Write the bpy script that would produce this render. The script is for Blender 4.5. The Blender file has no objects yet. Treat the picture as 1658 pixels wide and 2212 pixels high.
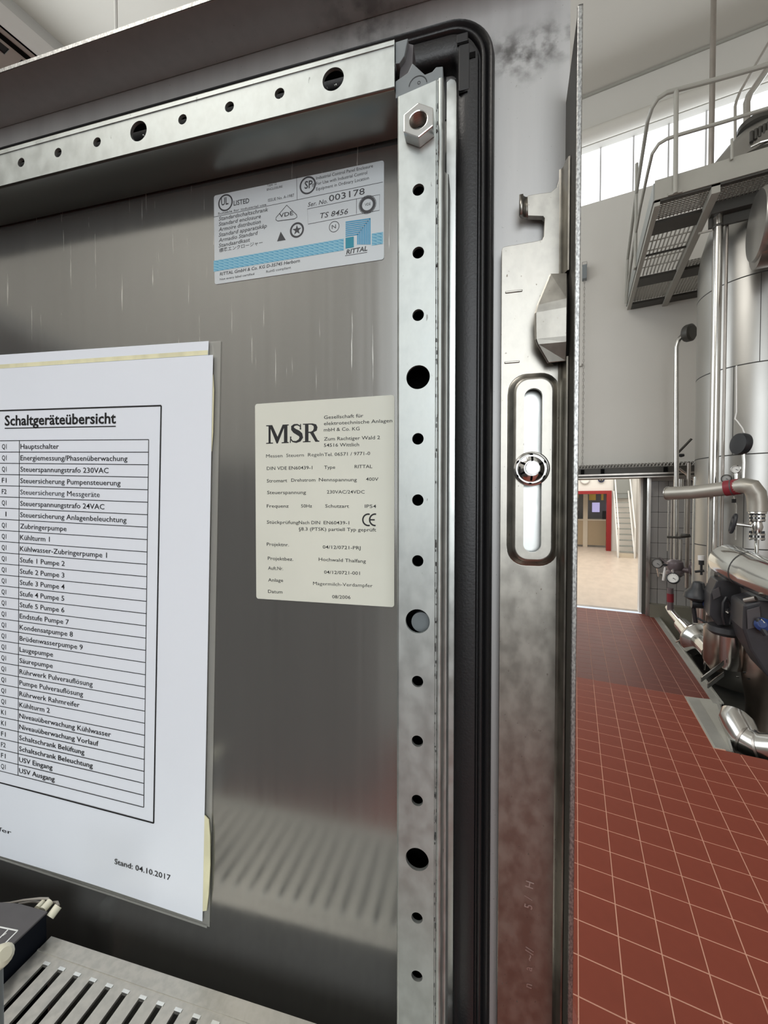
import bpy, bmesh, math, random
from math import sin, cos, tan, pi, radians, sqrt, atan2
from mathutils import Vector, Matrix
from mathutils.geometry import delaunay_2d_cdt
random.seed(7)
S = bpy.context.scene
COL = S.collection

# ------------------------------------------------------------------ camera
F_PX, PITCH, YAW, DOOR = 850.0, radians(1.2), radians(25.97), radians(13.5)
EYE = Vector((0, 0, 1.8))
cam = bpy.data.cameras.new('camera')
cam.sensor_fit = 'HORIZONTAL'; cam.sensor_width = 36; cam.lens = 36 * F_PX / 1658
cam.clip_start = 0.01; cam.clip_end = 200
co = bpy.data.objects.new('camera', cam); COL.objects.link(co)
co.location = EYE; co.rotation_euler = (pi / 2 - PITCH, 0, YAW)
S.camera = co

# ------------------------------------------------------------------ world, light, exposure
W = bpy.data.worlds.new('world'); S.world = W; W.use_nodes = True
bg = W.node_tree.nodes['Background']; bg.inputs[0].default_value = (0.86, 0.93, 1.0, 1); bg.inputs[1].default_value = 1.0
S.view_settings.view_transform = 'Standard'; S.view_settings.look = 'None'
S.view_settings.exposure = 0.0; S.view_settings.gamma = 1.0; S.view_settings.use_curve_mapping = False

def area(name, loc, size, power, direction, color=(1, 1, 1)):
    l = bpy.data.lights.new(name, 'AREA'); l.shape = 'RECTANGLE'; l.size, l.size_y = size
    l.energy = power; l.color = color
    o = bpy.data.objects.new(name, l); COL.objects.link(o); o.location = loc
    o.rotation_euler = Vector(direction).to_track_quat('-Z', 'Y').to_euler()
    return o
area('daylight_rear_window', (3.1, -6.85, 4.0), (5.6, 5.5), 300, (0, 1, -0.05), (0.93, 0.97, 1.0))
area('hall_fill_light', (-3.4, -3.0, 8.3), (4.0, 6.0), 400, (0, 0, -1), (1.0, 0.96, 0.9))  # broad fill added below the ceiling; brightens rear wall and door
area('left_fill_daylight', (-6.85, 3.4, 5.3), (7.4, 5.2), 240, (1, 0.05, 0.05), (0.95, 0.98, 1.0))  # unseen source added at the left to brighten far wall and column
area('neighbour_room_light', (0.2, 12.5, 5.2), (4.0, 7.0), 340, (0, 0, -1), (1.0, 0.97, 0.93))

# ------------------------------------------------------------------ geometry of the place
RT = Vector((cos(YAW), sin(YAW), 0)); FW0 = Vector((-sin(YAW), cos(YAW), 0))
FW = FW0 * cos(PITCH) - Vector((0, 0, sin(PITCH))); UP = RT.cross(FW)
DO = EYE + RT * 0.0143 + FW0 * 0.1598                       # a point on the face of the door's strut
DU = RT * cos(DOOR) - FW0 * sin(DOOR); DN = -(RT * sin(DOOR) + FW0 * cos(DOOR))
def ray(px, py): return RT * ((px - 829) / F_PX) + FW + UP * ((1106 - py) / F_PX)
def at(px, py, Y):                                          # point at depth Y of the hall
    r = ray(px, py); return EYE + r * (Y / r.y)
def onx(px, py, X):
    r = ray(px, py); return EYE + r * (X / r.x)
def onz(px, py, z):
    r = ray(px, py); return EYE + r * ((z - EYE.z) / r.z)
def depth(p): return (p - EYE).dot(FW)
def rad(p, w):                                              # real radius of a round thing w pixels wide at p
    v = (p - EYE).normalized(); return w * 0.5 * depth(p) / F_PX * v.dot(FW)
def dp(px, py, off):                                        # point on a plane of the door, millimetres
    r = ray(px, py); o = DO + DN * (off / 1000)
    t = (o - EYE).dot(DN) / r.dot(DN); p = EYE + r * t - DO
    return p.dot(DU) * 1000, p.z * 1000
def L(u, w, off=0): return Vector((u / 1000, -off / 1000, w / 1000))
DOORM = Matrix(((DU.x, -DN.x, 0, DO.x), (DU.y, -DN.y, 0, DO.y), (0, 0, 1, DO.z), (0, 0, 0, 1)))

# ------------------------------------------------------------------ materials
MATS = {}
def mat(name, col=(0.5, 0.5, 0.5), rough=0.5, metal=0.0, noise=0.0, nscale=(20, 20, 20), rvar=0.0, bump=0.0,
        bscale=(60, 60, 60), col2=None, emit=None, es=1.0, spec=0.5, coat=0.0, detail=3.0):
    m = bpy.data.materials.new(name); m.use_nodes = True; nt = m.node_tree; N = nt.nodes; K = nt.links
    b = N['Principled BSDF']
    b.inputs['Base Color'].default_value = (*col, 1); b.inputs['Roughness'].default_value = rough
    b.inputs['Metallic'].default_value = metal; b.inputs['Specular IOR Level'].default_value = spec
    b.inputs['Coat Weight'].default_value = coat
    if emit: b.inputs['Emission Color'].default_value = (*emit, 1); b.inputs['Emission Strength'].default_value = es
    if noise or rvar or bump or col2:
        tc = N.new('ShaderNodeTexCoord')
        def nz(sc, det=detail):
            mp = N.new('ShaderNodeMapping'); mp.inputs['Scale'].default_value = sc; K.new(tc.outputs['Object'], mp.inputs[0])
            n = N.new('ShaderNodeTexNoise'); n.inputs['Scale'].default_value = 1.0; n.inputs['Detail'].default_value = det
            K.new(mp.outputs[0], n.inputs['Vector']); return n
        n = nz(nscale)
        if noise or col2:
            r = N.new('ShaderNodeValToRGB'); K.new(n.outputs[0], r.inputs[0])
            c2 = col2 or tuple(c * (1 - noise) for c in col)
            r.color_ramp.elements[0].position = 0.36; r.color_ramp.elements[1].position = 0.64
            r.color_ramp.elements[0].color = (*c2, 1)
            r.color_ramp.elements[1].color = (*(tuple(min(1, c * (1 + noise)) for c in col)), 1)
            K.new(r.outputs[0], b.inputs['Base Color'])
        if rvar:
            mr = N.new('ShaderNodeMapRange'); mr.inputs[1].default_value = 0.3; mr.inputs[2].default_value = 0.7
            mr.inputs[3].default_value = max(0.02, rough - rvar); mr.inputs[4].default_value = rough + rvar
            K.new(n.outputs[0], mr.inputs[0]); K.new(mr.outputs[0], b.inputs['Roughness'])
        if bump:
            n2 = nz(bscale); bp = N.new('ShaderNodeBump'); bp.inputs['Strength'].default_value = bump
            bp.inputs['Distance'].default_value = 0.0006; K.new(n2.outputs[0], bp.inputs['Height'])
            K.new(bp.outputs[0], b.inputs['Normal'])
    MATS[name] = m; return m

def add_spots(m, scale, thr, col, amount=1.0, soft=0.05, rough=None):
    """mix a second colour into a material where a stretched noise passes a threshold: stains, drips, grime"""
    nt = m.node_tree; N = nt.nodes; K = nt.links; b = N['Principled BSDF']
    tc = N.new('ShaderNodeTexCoord'); mp = N.new('ShaderNodeMapping'); mp.inputs['Scale'].default_value = scale
    K.new(tc.outputs['Object'], mp.inputs[0])
    n = N.new('ShaderNodeTexNoise'); n.inputs['Scale'].default_value = 1; n.inputs['Detail'].default_value = 4
    K.new(mp.outputs[0], n.inputs['Vector'])
    mr = N.new('ShaderNodeMapRange'); mr.inputs[1].default_value = thr; mr.inputs[2].default_value = thr + soft
    mr.inputs[4].default_value = amount; K.new(n.outputs[0], mr.inputs[0])
    mx = N.new('ShaderNodeMix'); mx.data_type = 'RGBA'; K.new(mr.outputs[0], mx.inputs[0])
    src = b.inputs['Base Color'].links[0].from_socket if b.inputs['Base Color'].links else None
    if src: K.new(src, mx.inputs[6])
    else: mx.inputs[6].default_value = b.inputs['Base Color'].default_value
    mx.inputs[7].default_value = (*col, 1); K.new(mx.outputs[2], b.inputs['Base Color'])
    if rough is not None:
        m2 = N.new('ShaderNodeMix'); K.new(mr.outputs[0], m2.inputs[0])
        rs = b.inputs['Roughness']
        if rs.links: K.new(rs.links[0].from_socket, m2.inputs[2])
        else: m2.inputs[2].default_value = rs.default_value
        m2.inputs[3].default_value = rough; K.new(m2.outputs[0], rs)
    return mr

def band(m, axis, lo, hi):
    """limit the last stain factor to a band along one object axis"""
    pass

# close metals
SHEET = mat('brushed_stainless_sheet', (0.41, 0.41, 0.395), 0.17, 0.82, noise=0.02, nscale=(260, 260, 3), rvar=0.02)
f = add_spots(SHEET, (560, 560, 20), 0.655, (0.82, 0.81, 0.76), 0.5, 0.07, 0.5)
_n = SHEET.node_tree; _t = _n.nodes.new('ShaderNodeTexCoord'); _x = _n.nodes.new('ShaderNodeSeparateXYZ'); _r = _n.nodes.new('ShaderNodeMapRange')
_n.links.new(_t.outputs['Object'], _x.inputs[0]); _n.links.new(_x.outputs[2], _r.inputs[0]); _r.inputs[1].default_value = 0.0; _r.inputs[2].default_value = 0.09; _r.inputs[3].default_value = 0.03; _r.inputs[4].default_value = 0.8
_n.links.new(_r.outputs[0], f.inputs[4])      # the dried drips sit on the upper third of the sheet
PAN = mat('stainless_door_rim', (0.47, 0.468, 0.46), 0.47, 0.55, noise=0.03, nscale=(200, 200, 12), rvar=0.03)
add_spots(PAN, (900, 900, 900), 0.72, (0.16, 0.14, 0.12), 0.6, 0.03, 0.6)
add_spots(PAN, (14, 14, 11), 0.66, (0.36, 0.355, 0.35), 0.4, 0.15, 0.42)
def smudge(m, pts, col, scale=130):
    nt = m.node_tree; N = nt.nodes; K = nt.links; b = N['Principled BSDF']
    tc = N.new('ShaderNodeTexCoord'); nz = N.new('ShaderNodeTexNoise'); nz.inputs['Scale'].default_value = scale; nz.inputs['Detail'].default_value = 5
    K.new(tc.outputs['Object'], nz.inputs['Vector'])
    for (x, z, r, amt) in pts:                     # grime rubbed on around a point of the door rim
        d = N.new('ShaderNodeVectorMath'); d.operation = 'DISTANCE'; K.new(tc.outputs['Object'], d.inputs[0]); d.inputs[1].default_value = (x, .023, z)
        a = N.new('ShaderNodeMapRange'); a.inputs[1].default_value = 0; a.inputs[2].default_value = r; a.inputs[3].default_value = 1; a.inputs[4].default_value = 0; K.new(d.outputs['Value'], a.inputs[0])
        t = N.new('ShaderNodeMath'); t.operation = 'MULTIPLY'; K.new(a.outputs[0], t.inputs[0])
        q_ = N.new('ShaderNodeMapRange'); q_.inputs[1].default_value = .42; q_.inputs[2].default_value = .62; q_.inputs[4].default_value = amt; K.new(nz.outputs[0], q_.inputs[0]); K.new(q_.outputs[0], t.inputs[1])
        mx = N.new('ShaderNodeMix'); mx.data_type = 'RGBA'; K.new(t.outputs[0], mx.inputs[0])
        K.new(b.inputs['Base Color'].links[0].from_socket, mx.inputs[6]); mx.inputs[7].default_value = (*col, 1); K.new(mx.outputs[2], b.inputs['Base Color'])
smudge(PAN, [(.0405, .1915, .014, 1.3), (.053, .195, .013, 1.1), (.033, .196, .011, .8), (-.028, .222, .03, .6)], (.10, .095, .09))
GALV = mat('galvanised_steel', (0.50, 0.53, 0.515), 0.46, 0.85, noise=0.09, nscale=(150, 150, 110), rvar=0.06, bump=0.02, bscale=(300, 300, 300))
add_spots(GALV, (500, 500, 170), 0.70, (0.2, 0.2, 0.19), 0.6, 0.04, 0.6)
RAILSHADE = mat('shaded_rail_steel', (0.26, 0.26, 0.24), 0.30, 1.0)  # the rail's galvanised steel, darkened to paint in its underside shade
GALVLIT = mat('galvanised_plain', (0.68, 0.70, 0.68), 0.36, 1.0, noise=0.08, nscale=(120, 120, 120), rvar=0.08)
RODM = mat('nickel_plated_rod', (0.375, 0.36, 0.325), 0.34, 1.0, noise=0.13, nscale=(170, 170, 120), rvar=0.05, bump=0.02, bscale=(420, 420, 300))
add_spots(RODM, (700, 700, 460), 0.69, (0.17, 0.14, 0.11), 0.7, 0.04, 0.6)
CHROME = mat('chrome', (0.82, 0.82, 0.81), 0.1, 1.0)
NUTM = mat('zinc_nut', (0.78, 0.79, 0.78), 0.24, 1.0)
RAWEDGE = mat('speckled_cut_edge', (0.36, 0.36, 0.35), 0.38, 1.0, noise=0.35, nscale=(1500, 1500, 900))
VENTM = mat('vent_cover_zinc', (0.44, 0.43, 0.395), 0.42, 0.75, noise=0.10, nscale=(260, 260, 260), rvar=0.1)
RUBBER = mat('black_rubber', (0.011, 0.011, 0.012), 0.38, 0, bump=0.15, bscale=(900, 900, 900), noise=0.1)
RUBBER2 = mat('moulded_black_rubber', (0.010, 0.010, 0.011), 0.5)
GREYPL = mat('blue_grey_plastic', (0.20, 0.225, 0.235), 0.45)
GREYPL2 = mat('dark_grey_plastic', (0.075, 0.07, 0.075), 0.5)
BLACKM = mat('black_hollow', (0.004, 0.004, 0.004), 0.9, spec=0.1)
BLACKPL = mat('black_plastic', (0.02, 0.022, 0.026), 0.4)
PAPER = mat('laminated_white_paper', (0.86, 0.905, 0.97), 0.32, 0, noise=0.012, nscale=(9, 9, 9), coat=0.25, bump=0.1, bscale=(14, 14, 11))
PAPER.node_tree.nodes['Principled BSDF'].inputs['Coat Roughness'].default_value = 0.18
CLEAR = mat('clear_laminate_margin', (0.60, 0.60, 0.55), 0.12, 0, coat=0.6)
CLEAR.node_tree.nodes['Principled BSDF'].inputs['Alpha'].default_value = 0.42
TAPE = mat('yellowed_tape', (0.80, 0.77, 0.52), 0.4, 0, noise=0.08, nscale=(120, 120, 60))
PLATEL = mat('cream_nameplate_film', (0.74, 0.75, 0.66), 0.42, 0, noise=0.03, nscale=(20, 20, 20))
SILVERL = mat('silver_grey_label_film', (0.62, 0.66, 0.68), 0.34, 0.15)
INK = mat('black_ink', (0.012, 0.012, 0.013), 0.5)
INK2 = mat('grey_black_ink', (0.05, 0.05, 0.055), 0.5)
BLUEINK = mat('blue_ink', (0.07, 0.34, 0.56), 0.45)
LBLUEINK = mat('pale_blue_ink', (0.24, 0.52, 0.66), 0.45)
CYANINK = mat('cyan_ink', (0.012, 0.26, 0.36), 0.45)
LIGHTINK = mat('white_ink', (0.8, 0.82, 0.8), 0.5)
IVORY = mat('ivory_plastic', (0.72, 0.70, 0.56), 0.4)
WIREM = mat('grey_wire', (0.30, 0.28, 0.25), 0.5)
DEVM = mat('charcoal_device_case', (0.085, 0.08, 0.083), 0.5, noise=0.1, nscale=(60, 60, 60))
DEVSIDE = mat('navy_black_case_side', (0.003, 0.005, 0.010), 0.7, spec=0.2)
# hall
WALLM = mat('white_hall_wall', (0.645, 0.63, 0.585), 0.75, noise=0.02, nscale=(0.8, 0.8, 0.8))
CEILM = mat('white_ceiling', (0.64, 0.62, 0.565), 0.8, noise=0.02, nscale=(0.6, 0.6, 0.6))
DARKWALL = mat('pale_rear_wall', (0.46, 0.455, 0.435), 0.8, noise=0.03, nscale=(0.8, 0.8, 0.8))
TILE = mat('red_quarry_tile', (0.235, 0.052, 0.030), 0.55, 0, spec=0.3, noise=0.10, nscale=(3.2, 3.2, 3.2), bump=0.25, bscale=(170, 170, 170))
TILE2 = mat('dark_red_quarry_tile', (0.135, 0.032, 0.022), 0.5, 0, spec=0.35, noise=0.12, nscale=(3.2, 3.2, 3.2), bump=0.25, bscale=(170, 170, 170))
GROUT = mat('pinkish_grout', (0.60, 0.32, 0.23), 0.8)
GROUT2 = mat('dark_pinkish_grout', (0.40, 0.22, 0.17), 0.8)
CREAMFL = mat('cream_tile_floor', (0.62, 0.53, 0.44), 0.35, noise=0.06, nscale=(6, 2, 6))
WALLTILE = mat('grey_wall_tile', (0.36, 0.355, 0.345), 0.25)
WGROUT = mat('dark_wall_grout', (0.14, 0.135, 0.13), 0.8)
PAINTG = mat('greige_painted_steel', (0.36, 0.355, 0.315), 0.5, noise=0.03, nscale=(4, 4, 4))
DSTEEL = mat('dark_steel_and_lip_shade', (0.05, 0.047, 0.04), 0.5)  # dark paint of beams; on the door's side lip it stands for shade
GRATE = mat('galvanised_grating', (0.42, 0.41, 0.38), 0.5, 0.6)
SSPIPE = mat('polished_stainless_pipe', (0.62, 0.61, 0.585), 0.20, 1.0, noise=0.06, nscale=(9, 9, 3))
SSBROWN = mat('satin_stainless_pipe', (0.44, 0.41, 0.38), 0.34, 1.0, noise=0.08, nscale=(12, 12, 5))
SSDARK = mat('dark_satin_casing', (0.40, 0.335, 0.29), 0.3, 1.0, noise=0.12, nscale=(8, 8, 5))
TAUPE = mat('taupe_insulated_jacket', (0.42, 0.40, 0.355), 0.42, 0.7, noise=0.06, nscale=(7, 7, 7))
GDIAL = mat('gauge_dial_grey', (0.34, 0.34, 0.33), 0.4)
SSTANK = mat('satin_stainless_cladding', (0.43, 0.425, 0.405), 0.36, 1.0, noise=0.04, nscale=(3, 3, 1.2), rvar=0.05)
SSBRIGHT = mat('bright_stainless_jacket', (0.75, 0.765, 0.745), 0.14, 1.0, bump=0.6, bscale=(14, 14, 14))
SEAM = mat('dark_seam_grime', (0.05, 0.05, 0.048), 0.7)  # dark joints of the cladding and grime of the door strut
STEELEDGE = mat('steel_edge_strip', (0.42, 0.42, 0.39), 0.45, 0.6, noise=0.05, nscale=(7, 7, 7))
OLIVE = mat('olive_grey_sill', (0.20, 0.19, 0.15), 0.5)
GREYFL = mat('grey_bounce_floor', (0.20, 0.19, 0.18), 0.6, noise=0.08, nscale=(2, 2, 2))  # unseen grey floor, added to keep red bounce low
TRAYM = mat('pale_tray_steel', (0.60, 0.60, 0.57), 0.5)
PITM = mat('dark_pit_floor', (0.075, 0.075, 0.068), 0.35, noise=0.25, nscale=(5, 5, 5))
MOTORM = mat('charcoal_motor_paint', (0.033, 0.034, 0.039), 0.42, noise=0.1, nscale=(10, 10, 10))
BLUEM = mat('blue_paint', (0.02, 0.045, 0.16), 0.35)
REDM = mat('red_paint', (0.30, 0.014, 0.016), 0.45)
REDTAG = mat('red_band', (0.22, 0.018, 0.028), 0.5)
DIALM = mat('gauge_dial_white', (0.72, 0.72, 0.69), 0.4)
CASTM = mat('purplish_cast_metal', (0.19, 0.16, 0.17), 0.4, 0.5)
WINM = mat('daylight_glazing', (0.8, 0.85, 0.9), 0.3, emit=(0.94, 0.97, 1.0), es=1.6)
WINR = mat('rear_daylight_glazing', (0.8, 0.85, 0.9), 0.3, emit=(0.90, 0.95, 1.0), es=0.5)
LAMPM = mat('lamp_diffuser', (0.9, 0.9, 0.9), 0.3, emit=(1.0, 0.96, 0.88), es=3.0)
MULL = mat('pale_mullion', (0.62, 0.62, 0.62), 0.5)
NWALL = mat('neighbour_white_wall', (0.80, 0.79, 0.75), 0.7)
BEIGE = mat('beige_cabinet', (0.40, 0.31, 0.20), 0.5)
CREAMP = mat('cream_partition', (0.62, 0.55, 0.44), 0.6)
MONM = mat('lit_screen', (0.4, 0.4, 0.6), 0.4, emit=(0.55, 0.5, 0.9), es=0.6)
YELM = mat('yellow_plastic', (0.7, 0.50, 0.12), 0.5)
STAIRM = mat('pale_stair_metal', (0.30, 0.315, 0.30), 0.5, 0.2)
STAIRW = mat('white_stair_rail', (0.82, 0.82, 0.80), 0.5)
CABM = mat('cabinet_interior_grey', (0.20, 0.20, 0.19), 0.5, 0.2)
ROWM = mat('added_cabinet_grey', (0.13, 0.13, 0.125), 0.5)
DUCTM = mat('wiring_duct_grey', (0.26, 0.25, 0.235), 0.6)

# ------------------------------------------------------------------ mesh helpers
class MB:
    def __init__(s): s.v = []; s.f = []
    def add(s, vs, fs):
        n = len(s.v); s.v += [Vector(p) for p in vs]; s.f += [tuple(i + n for i in q) for q in fs]; return s
    def box(s, a, b):
        x0, x1 = sorted((a[0], b[0])); y0, y1 = sorted((a[1], b[1])); z0, z1 = sorted((a[2], b[2]))
        return s.add([(x0, y0, z0), (x1, y0, z0), (x1, y1, z0), (x0, y1, z0), (x0, y0, z1), (x1, y0, z1), (x1, y1, z1), (x0, y1, z1)],
                     [(0, 3, 2, 1), (4, 5, 6, 7), (0, 1, 5, 4), (1, 2, 6, 5), (2, 3, 7, 6), (3, 0, 4, 7)])
    def dbox(s, u0, u1, w0, w1, o0, o1): return s.box(L(u0, w0, o0), L(u1, w1, o1))
    def cbox(s, a, b, c=0.0015):                      # box with chamfered top: a tile
        x0, y0, z0 = a; x1, y1, z1 = b
        return s.add([(x0, y0, z0), (x1, y0, z0), (x1, y1, z0), (x0, y1, z0), (x0, y0, z1 - c), (x1, y0, z1 - c), (x1, y1, z1 - c), (x0, y1, z1 - c),
                      (x0 + c, y0 + c, z1), (x1 - c, y0 + c, z1), (x1 - c, y1 - c, z1), (x0 + c, y1 - c, z1)],
                     [(0, 3, 2, 1), (0, 1, 5, 4), (1, 2, 6, 5), (2, 3, 7, 6), (3, 0, 4, 7), (4, 5, 9, 8), (5, 6, 10, 9), (6, 7, 11, 10), (7, 4, 8, 11), (8, 9, 10, 11)])
    def quad(s, *p): return s.add(p, [tuple(range(len(p)))])
    def loops(s, rings, closed=True, cap0=False, cap1=False):
        n = len(rings[0]); base = len(s.v)
        for r in rings: s.v += [Vector(p) for p in r]
        for i in range(len(rings) - 1):
            for j in range(n if closed else n - 1):
                k = (j + 1) % n
                s.f.append((base + i * n + j, base + i * n + k, base + (i + 1) * n + k, base + (i + 1) * n + j))
        if cap0: s.f.append(tuple(base + j for j in range(n))[::-1])
        if cap1: s.f.append(tuple(base + (len(rings) - 1) * n + j for j in range(n)))
        return s
    def tube(s, pts, r, seg=14, caps=True):
        pts = [Vector(p) for p in pts]; rs = r if isinstance(r, (list, tuple)) else [r] * len(pts)
        t0 = (pts[1] - pts[0]).normalized()
        a = Vector((0, 0, 1)) if abs(t0.z) < 0.9 else Vector((1, 0, 0))
        nrm = (a - t0 * a.dot(t0)).normalized(); rings = []
        for i, p in enumerate(pts):
            if i == 0: t = t0
            elif i == len(pts) - 1: t = (pts[i] - pts[i - 1]).normalized()
            else: t = ((pts[i] - pts[i - 1]).normalized() + (pts[i + 1] - pts[i]).normalized()).normalized()
            nrm = (nrm - t * nrm.dot(t)).normalized(); bn = t.cross(nrm)
            rings.append([p + (nrm * cos(2 * pi * k / seg) + bn * sin(2 * pi * k / seg)) * rs[i] for k in range(seg)])
        return s.loops(rings, True, caps, caps)
    def lathe(s, prof, o, ax=(0, 0, 1), seg=32, cap=True):     # prof: (radius, height)
        o = Vector(o); ax = Vector(ax).normalized()
        a = Vector((1, 0, 0)) if abs(ax.x) < 0.9 else Vector((0, 1, 0))
        x = (a - ax * a.dot(ax)).normalized(); y = ax.cross(x)
        rings = [[o + ax * h + (x * cos(2 * pi * k / seg) + y * sin(2 * pi * k / seg)) * max(r, 1e-5) for k in range(seg)] for r, h in prof]
        return s.loops(rings, True, cap, cap)
    def plate(s, outer, holes, o0, o1, fr=None):
        """flat plate with real holes; outer and holes are lists of (u, w); o0 back, o1 front"""
        fr = fr or L
        vs, es = [], []
        for lp in [outer] + holes:
            b = len(vs); n = len(lp); vs += [Vector(p) for p in lp]; es += [(b + i, b + (i + 1) % n) for i in range(n)]
        V, E, Fc, *_ = delaunay_2d_cdt(vs, es, [tuple(range(len(outer)))], 2, 1e-7)
        for o, flip in ((o0, True), (o1, False)):
            b = len(s.v); s.v += [fr(p[0], p[1], o) for p in V]
            s.f += [tuple(b + i for i in (q[::-1] if flip else q)) for q in Fc]
        for lp in [outer] + holes:
            s.loops([[fr(p[0], p[1], o0) for p in lp], [fr(p[0], p[1], o1) for p in lp]])
        return s
    def build(s, name, m, parent=None, smooth=False, solid=0, bevel=0, label=None, kind=None, angle=35):
        me = bpy.data.meshes.new(name)
        sh = SHIFT.get(parent.name, Vector((0, 0, 0))) if parent else Vector((0, 0, 0))
        me.from_pydata([tuple(p - sh) for p in s.v], [], s.f); me.update()
        bm = bmesh.new(); bm.from_mesh(me); bmesh.ops.remove_doubles(bm, verts=bm.verts, dist=1e-6)
        if len(bm.faces) > 1: bmesh.ops.recalc_face_normals(bm, faces=bm.faces)
        bm.to_mesh(me); bm.free()
        for mm in (m if isinstance(m, list) else [m]): me.materials.append(mm)
        o = bpy.data.objects.new(name, me); COL.objects.link(o)
        if parent: o.parent = parent; SHIFT[o.name] = sh
        if smooth:
            me.polygons.foreach_set('use_smooth', [True] * len(me.polygons))
            try: me.set_sharp_from_angle(angle=radians(angle))
            except Exception: pass
        if solid:
            md = o.modifiers.new('solid', 'SOLIDIFY'); md.thickness = solid; md.offset = 0
        if bevel:
            md = o.modifiers.new('bevel', 'BEVEL'); md.width = bevel; md.segments = 2; md.limit_method = 'ANGLE'; md.angle_limit = radians(40)
        if label: o['label'] = label
        if kind: o['kind'] = kind
        return o
SHIFT = {}
def thing(name, label, cat, loc=(0, 0, 0), group=None, door=False):
    e = bpy.data.objects.new(name, None); COL.objects.link(e); e.empty_display_size = 0.05
    if door: e.matrix_world = DOORM; SHIFT[e.name] = Vector((0, 0, 0))
    else: e.location = loc; SHIFT[e.name] = Vector(loc)
    e['label'] = label; e['category'] = cat
    if group: e['group'] = group
    return e
def struct(o): o['kind'] = 'structure'; return o
def circ(u, w, r, n=28, a0=0): return [(u + r * cos(a0 + 2 * pi * k / n), w + r * sin(a0 + 2 * pi * k / n)) for k in range(n)]
def rrect(cu, cw, hu, hw, r, n=7):
    out = []
    for sx, sy, a in ((1, 1, 0), (-1, 1, pi / 2), (-1, -1, pi), (1, -1, 3 * pi / 2)):
        for k in range(n + 1):
            t = a + pi / 2 * k / n; out.append((cu + sx * (hu - r) + r * cos(t), cw + sy * (hw - r) + r * sin(t)))
    return out

# text: every line becomes part of one printed mesh
def textshape(s, bold=0.0, shear=0.0, res=2):
    c = bpy.data.curves.new('t', 'FONT'); c.body = s; c.size = 1; c.offset = bold; c.shear = shear; c.resolution_u = res; c.fill_mode = 'FRONT'
    o = bpy.data.objects.new('t', c); COL.objects.link(o); bpy.context.view_layer.update()
    me = bpy.data.meshes.new_from_object(o)
    vs = [v.co.xy.copy() for v in me.vertices]; fs = [tuple(p.vertices) for p in me.polygons]
    bpy.data.objects.remove(o); bpy.data.curves.remove(c); bpy.data.meshes.remove(me)
    return vs, fs
def put(mb, s, o, xv, yv, off, height=None, width=None, bold=0.0, shear=0.0, right=False):
    """o origin (u,w), xv unit direction; height = cap height in mm; width fits the line"""
    vs, fs = textshape(s, bold + (0 if 'M' in s else .006), shear)
    if not vs: return
    x0 = min(v.x for v in vs); x1 = max(v.x for v in vs)
    sy = height / 0.70; sx = (width / (x1 - x0)) if width else sy
    if right: x0 = x1
    b = len(mb.v)
    for v in vs:
        a = (v.x - x0) * sx; c = v.y * sy
        mb.v.append(L(o[0] + xv[0] * a + yv[0] * c, o[1] + xv[1] * a + yv[1] * c, off))
    mb.f += [tuple(i + b for i in q) for q in fs]
def putpx(mb, s, a, b, hpx, off, bold=0.0, shear=0.0):
    """text whose baseline runs between two photographed points, laid on the door plane at its real size"""
    A = dp(*a, off); B = dp(*b, off); d = Vector((B[0] - A[0], B[1] - A[1])); w = d.length; d.normalize()
    C = dp(a[0], a[1] - hpx, off); h = math.hypot(C[0] - A[0], C[1] - A[1])
    put(mb, s, A, d, (-d.y, d.x), off, height=h, width=w, bold=bold, shear=shear)
def stroke(mb, pts, wd, off, closed=False):
    pts = [Vector(p) for p in pts]; n = len(pts)
    L_, R_ = [], []
    for i in range(n):
        a = pts[(i - 1) % n] if (closed or i > 0) else pts[i]; c = pts[(i + 1) % n] if (closed or i < n - 1) else pts[i]
        d = (c - a).normalized(); nn = Vector((-d.y, d.x)) * wd / 2; L_.append(pts[i] + nn); R_.append(pts[i] - nn)
    rings = [[L(*p, off) for p in L_], [L(*p, off) for p in R_]]
    if closed: mb.loops(rings, True)
    else: mb.loops(rings, False)

# ================================================================== THE HALL (large structure)
XL, XR, YB, YF, ZC = -7.0, 6.5, -7.0, 7.6, 8.7
DX0, DX1, DZ = -1.6, 1.02, 2.24                      # doorway in the far wall
WZ0, WZ1 = 6.87, 7.84
m = MB()
m.box((XL, YF, -0.4), (DX0, YF + .25, WZ0)); m.box((DX1, YF, -0.4), (XR, YF + .25, WZ0)); m.box((DX0, YF, DZ), (DX1, YF + .25, WZ0))
m.box((XL, YF, WZ1), (XR, YF + .25, ZC + .3))
wf = struct(m.build('wall_far', WALLM))
# tiled lower part of the far wall beside the doorway: every tile a piece
tb = MB().box((1.06, 7.585, 0.18), (2.4, 7.6, 2.16)).build('tile_bed', WGROUT, wf)
tm = bpy.data.meshes.new('tile')
bmx = bmesh.new(); bmesh.ops.create_cube(bmx, size=1); bmesh.ops.bevel(bmx, geom=bmx.edges[:], offset=0.03, segments=1, affect='EDGES'); bmx.to_mesh(tm); bmx.free()
tm.materials.append(WALLTILE)
for i in range(10):
    for j in range(8):
        o = bpy.data.objects.new('tile', tm); COL.objects.link(o); o.parent = wf
        o.location = (1.063 + 0.0615 + i * 0.126, 7.583, 0.185 + 0.1225 + j * 0.247); o.scale = (0.119, 0.012, 0.240)
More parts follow.
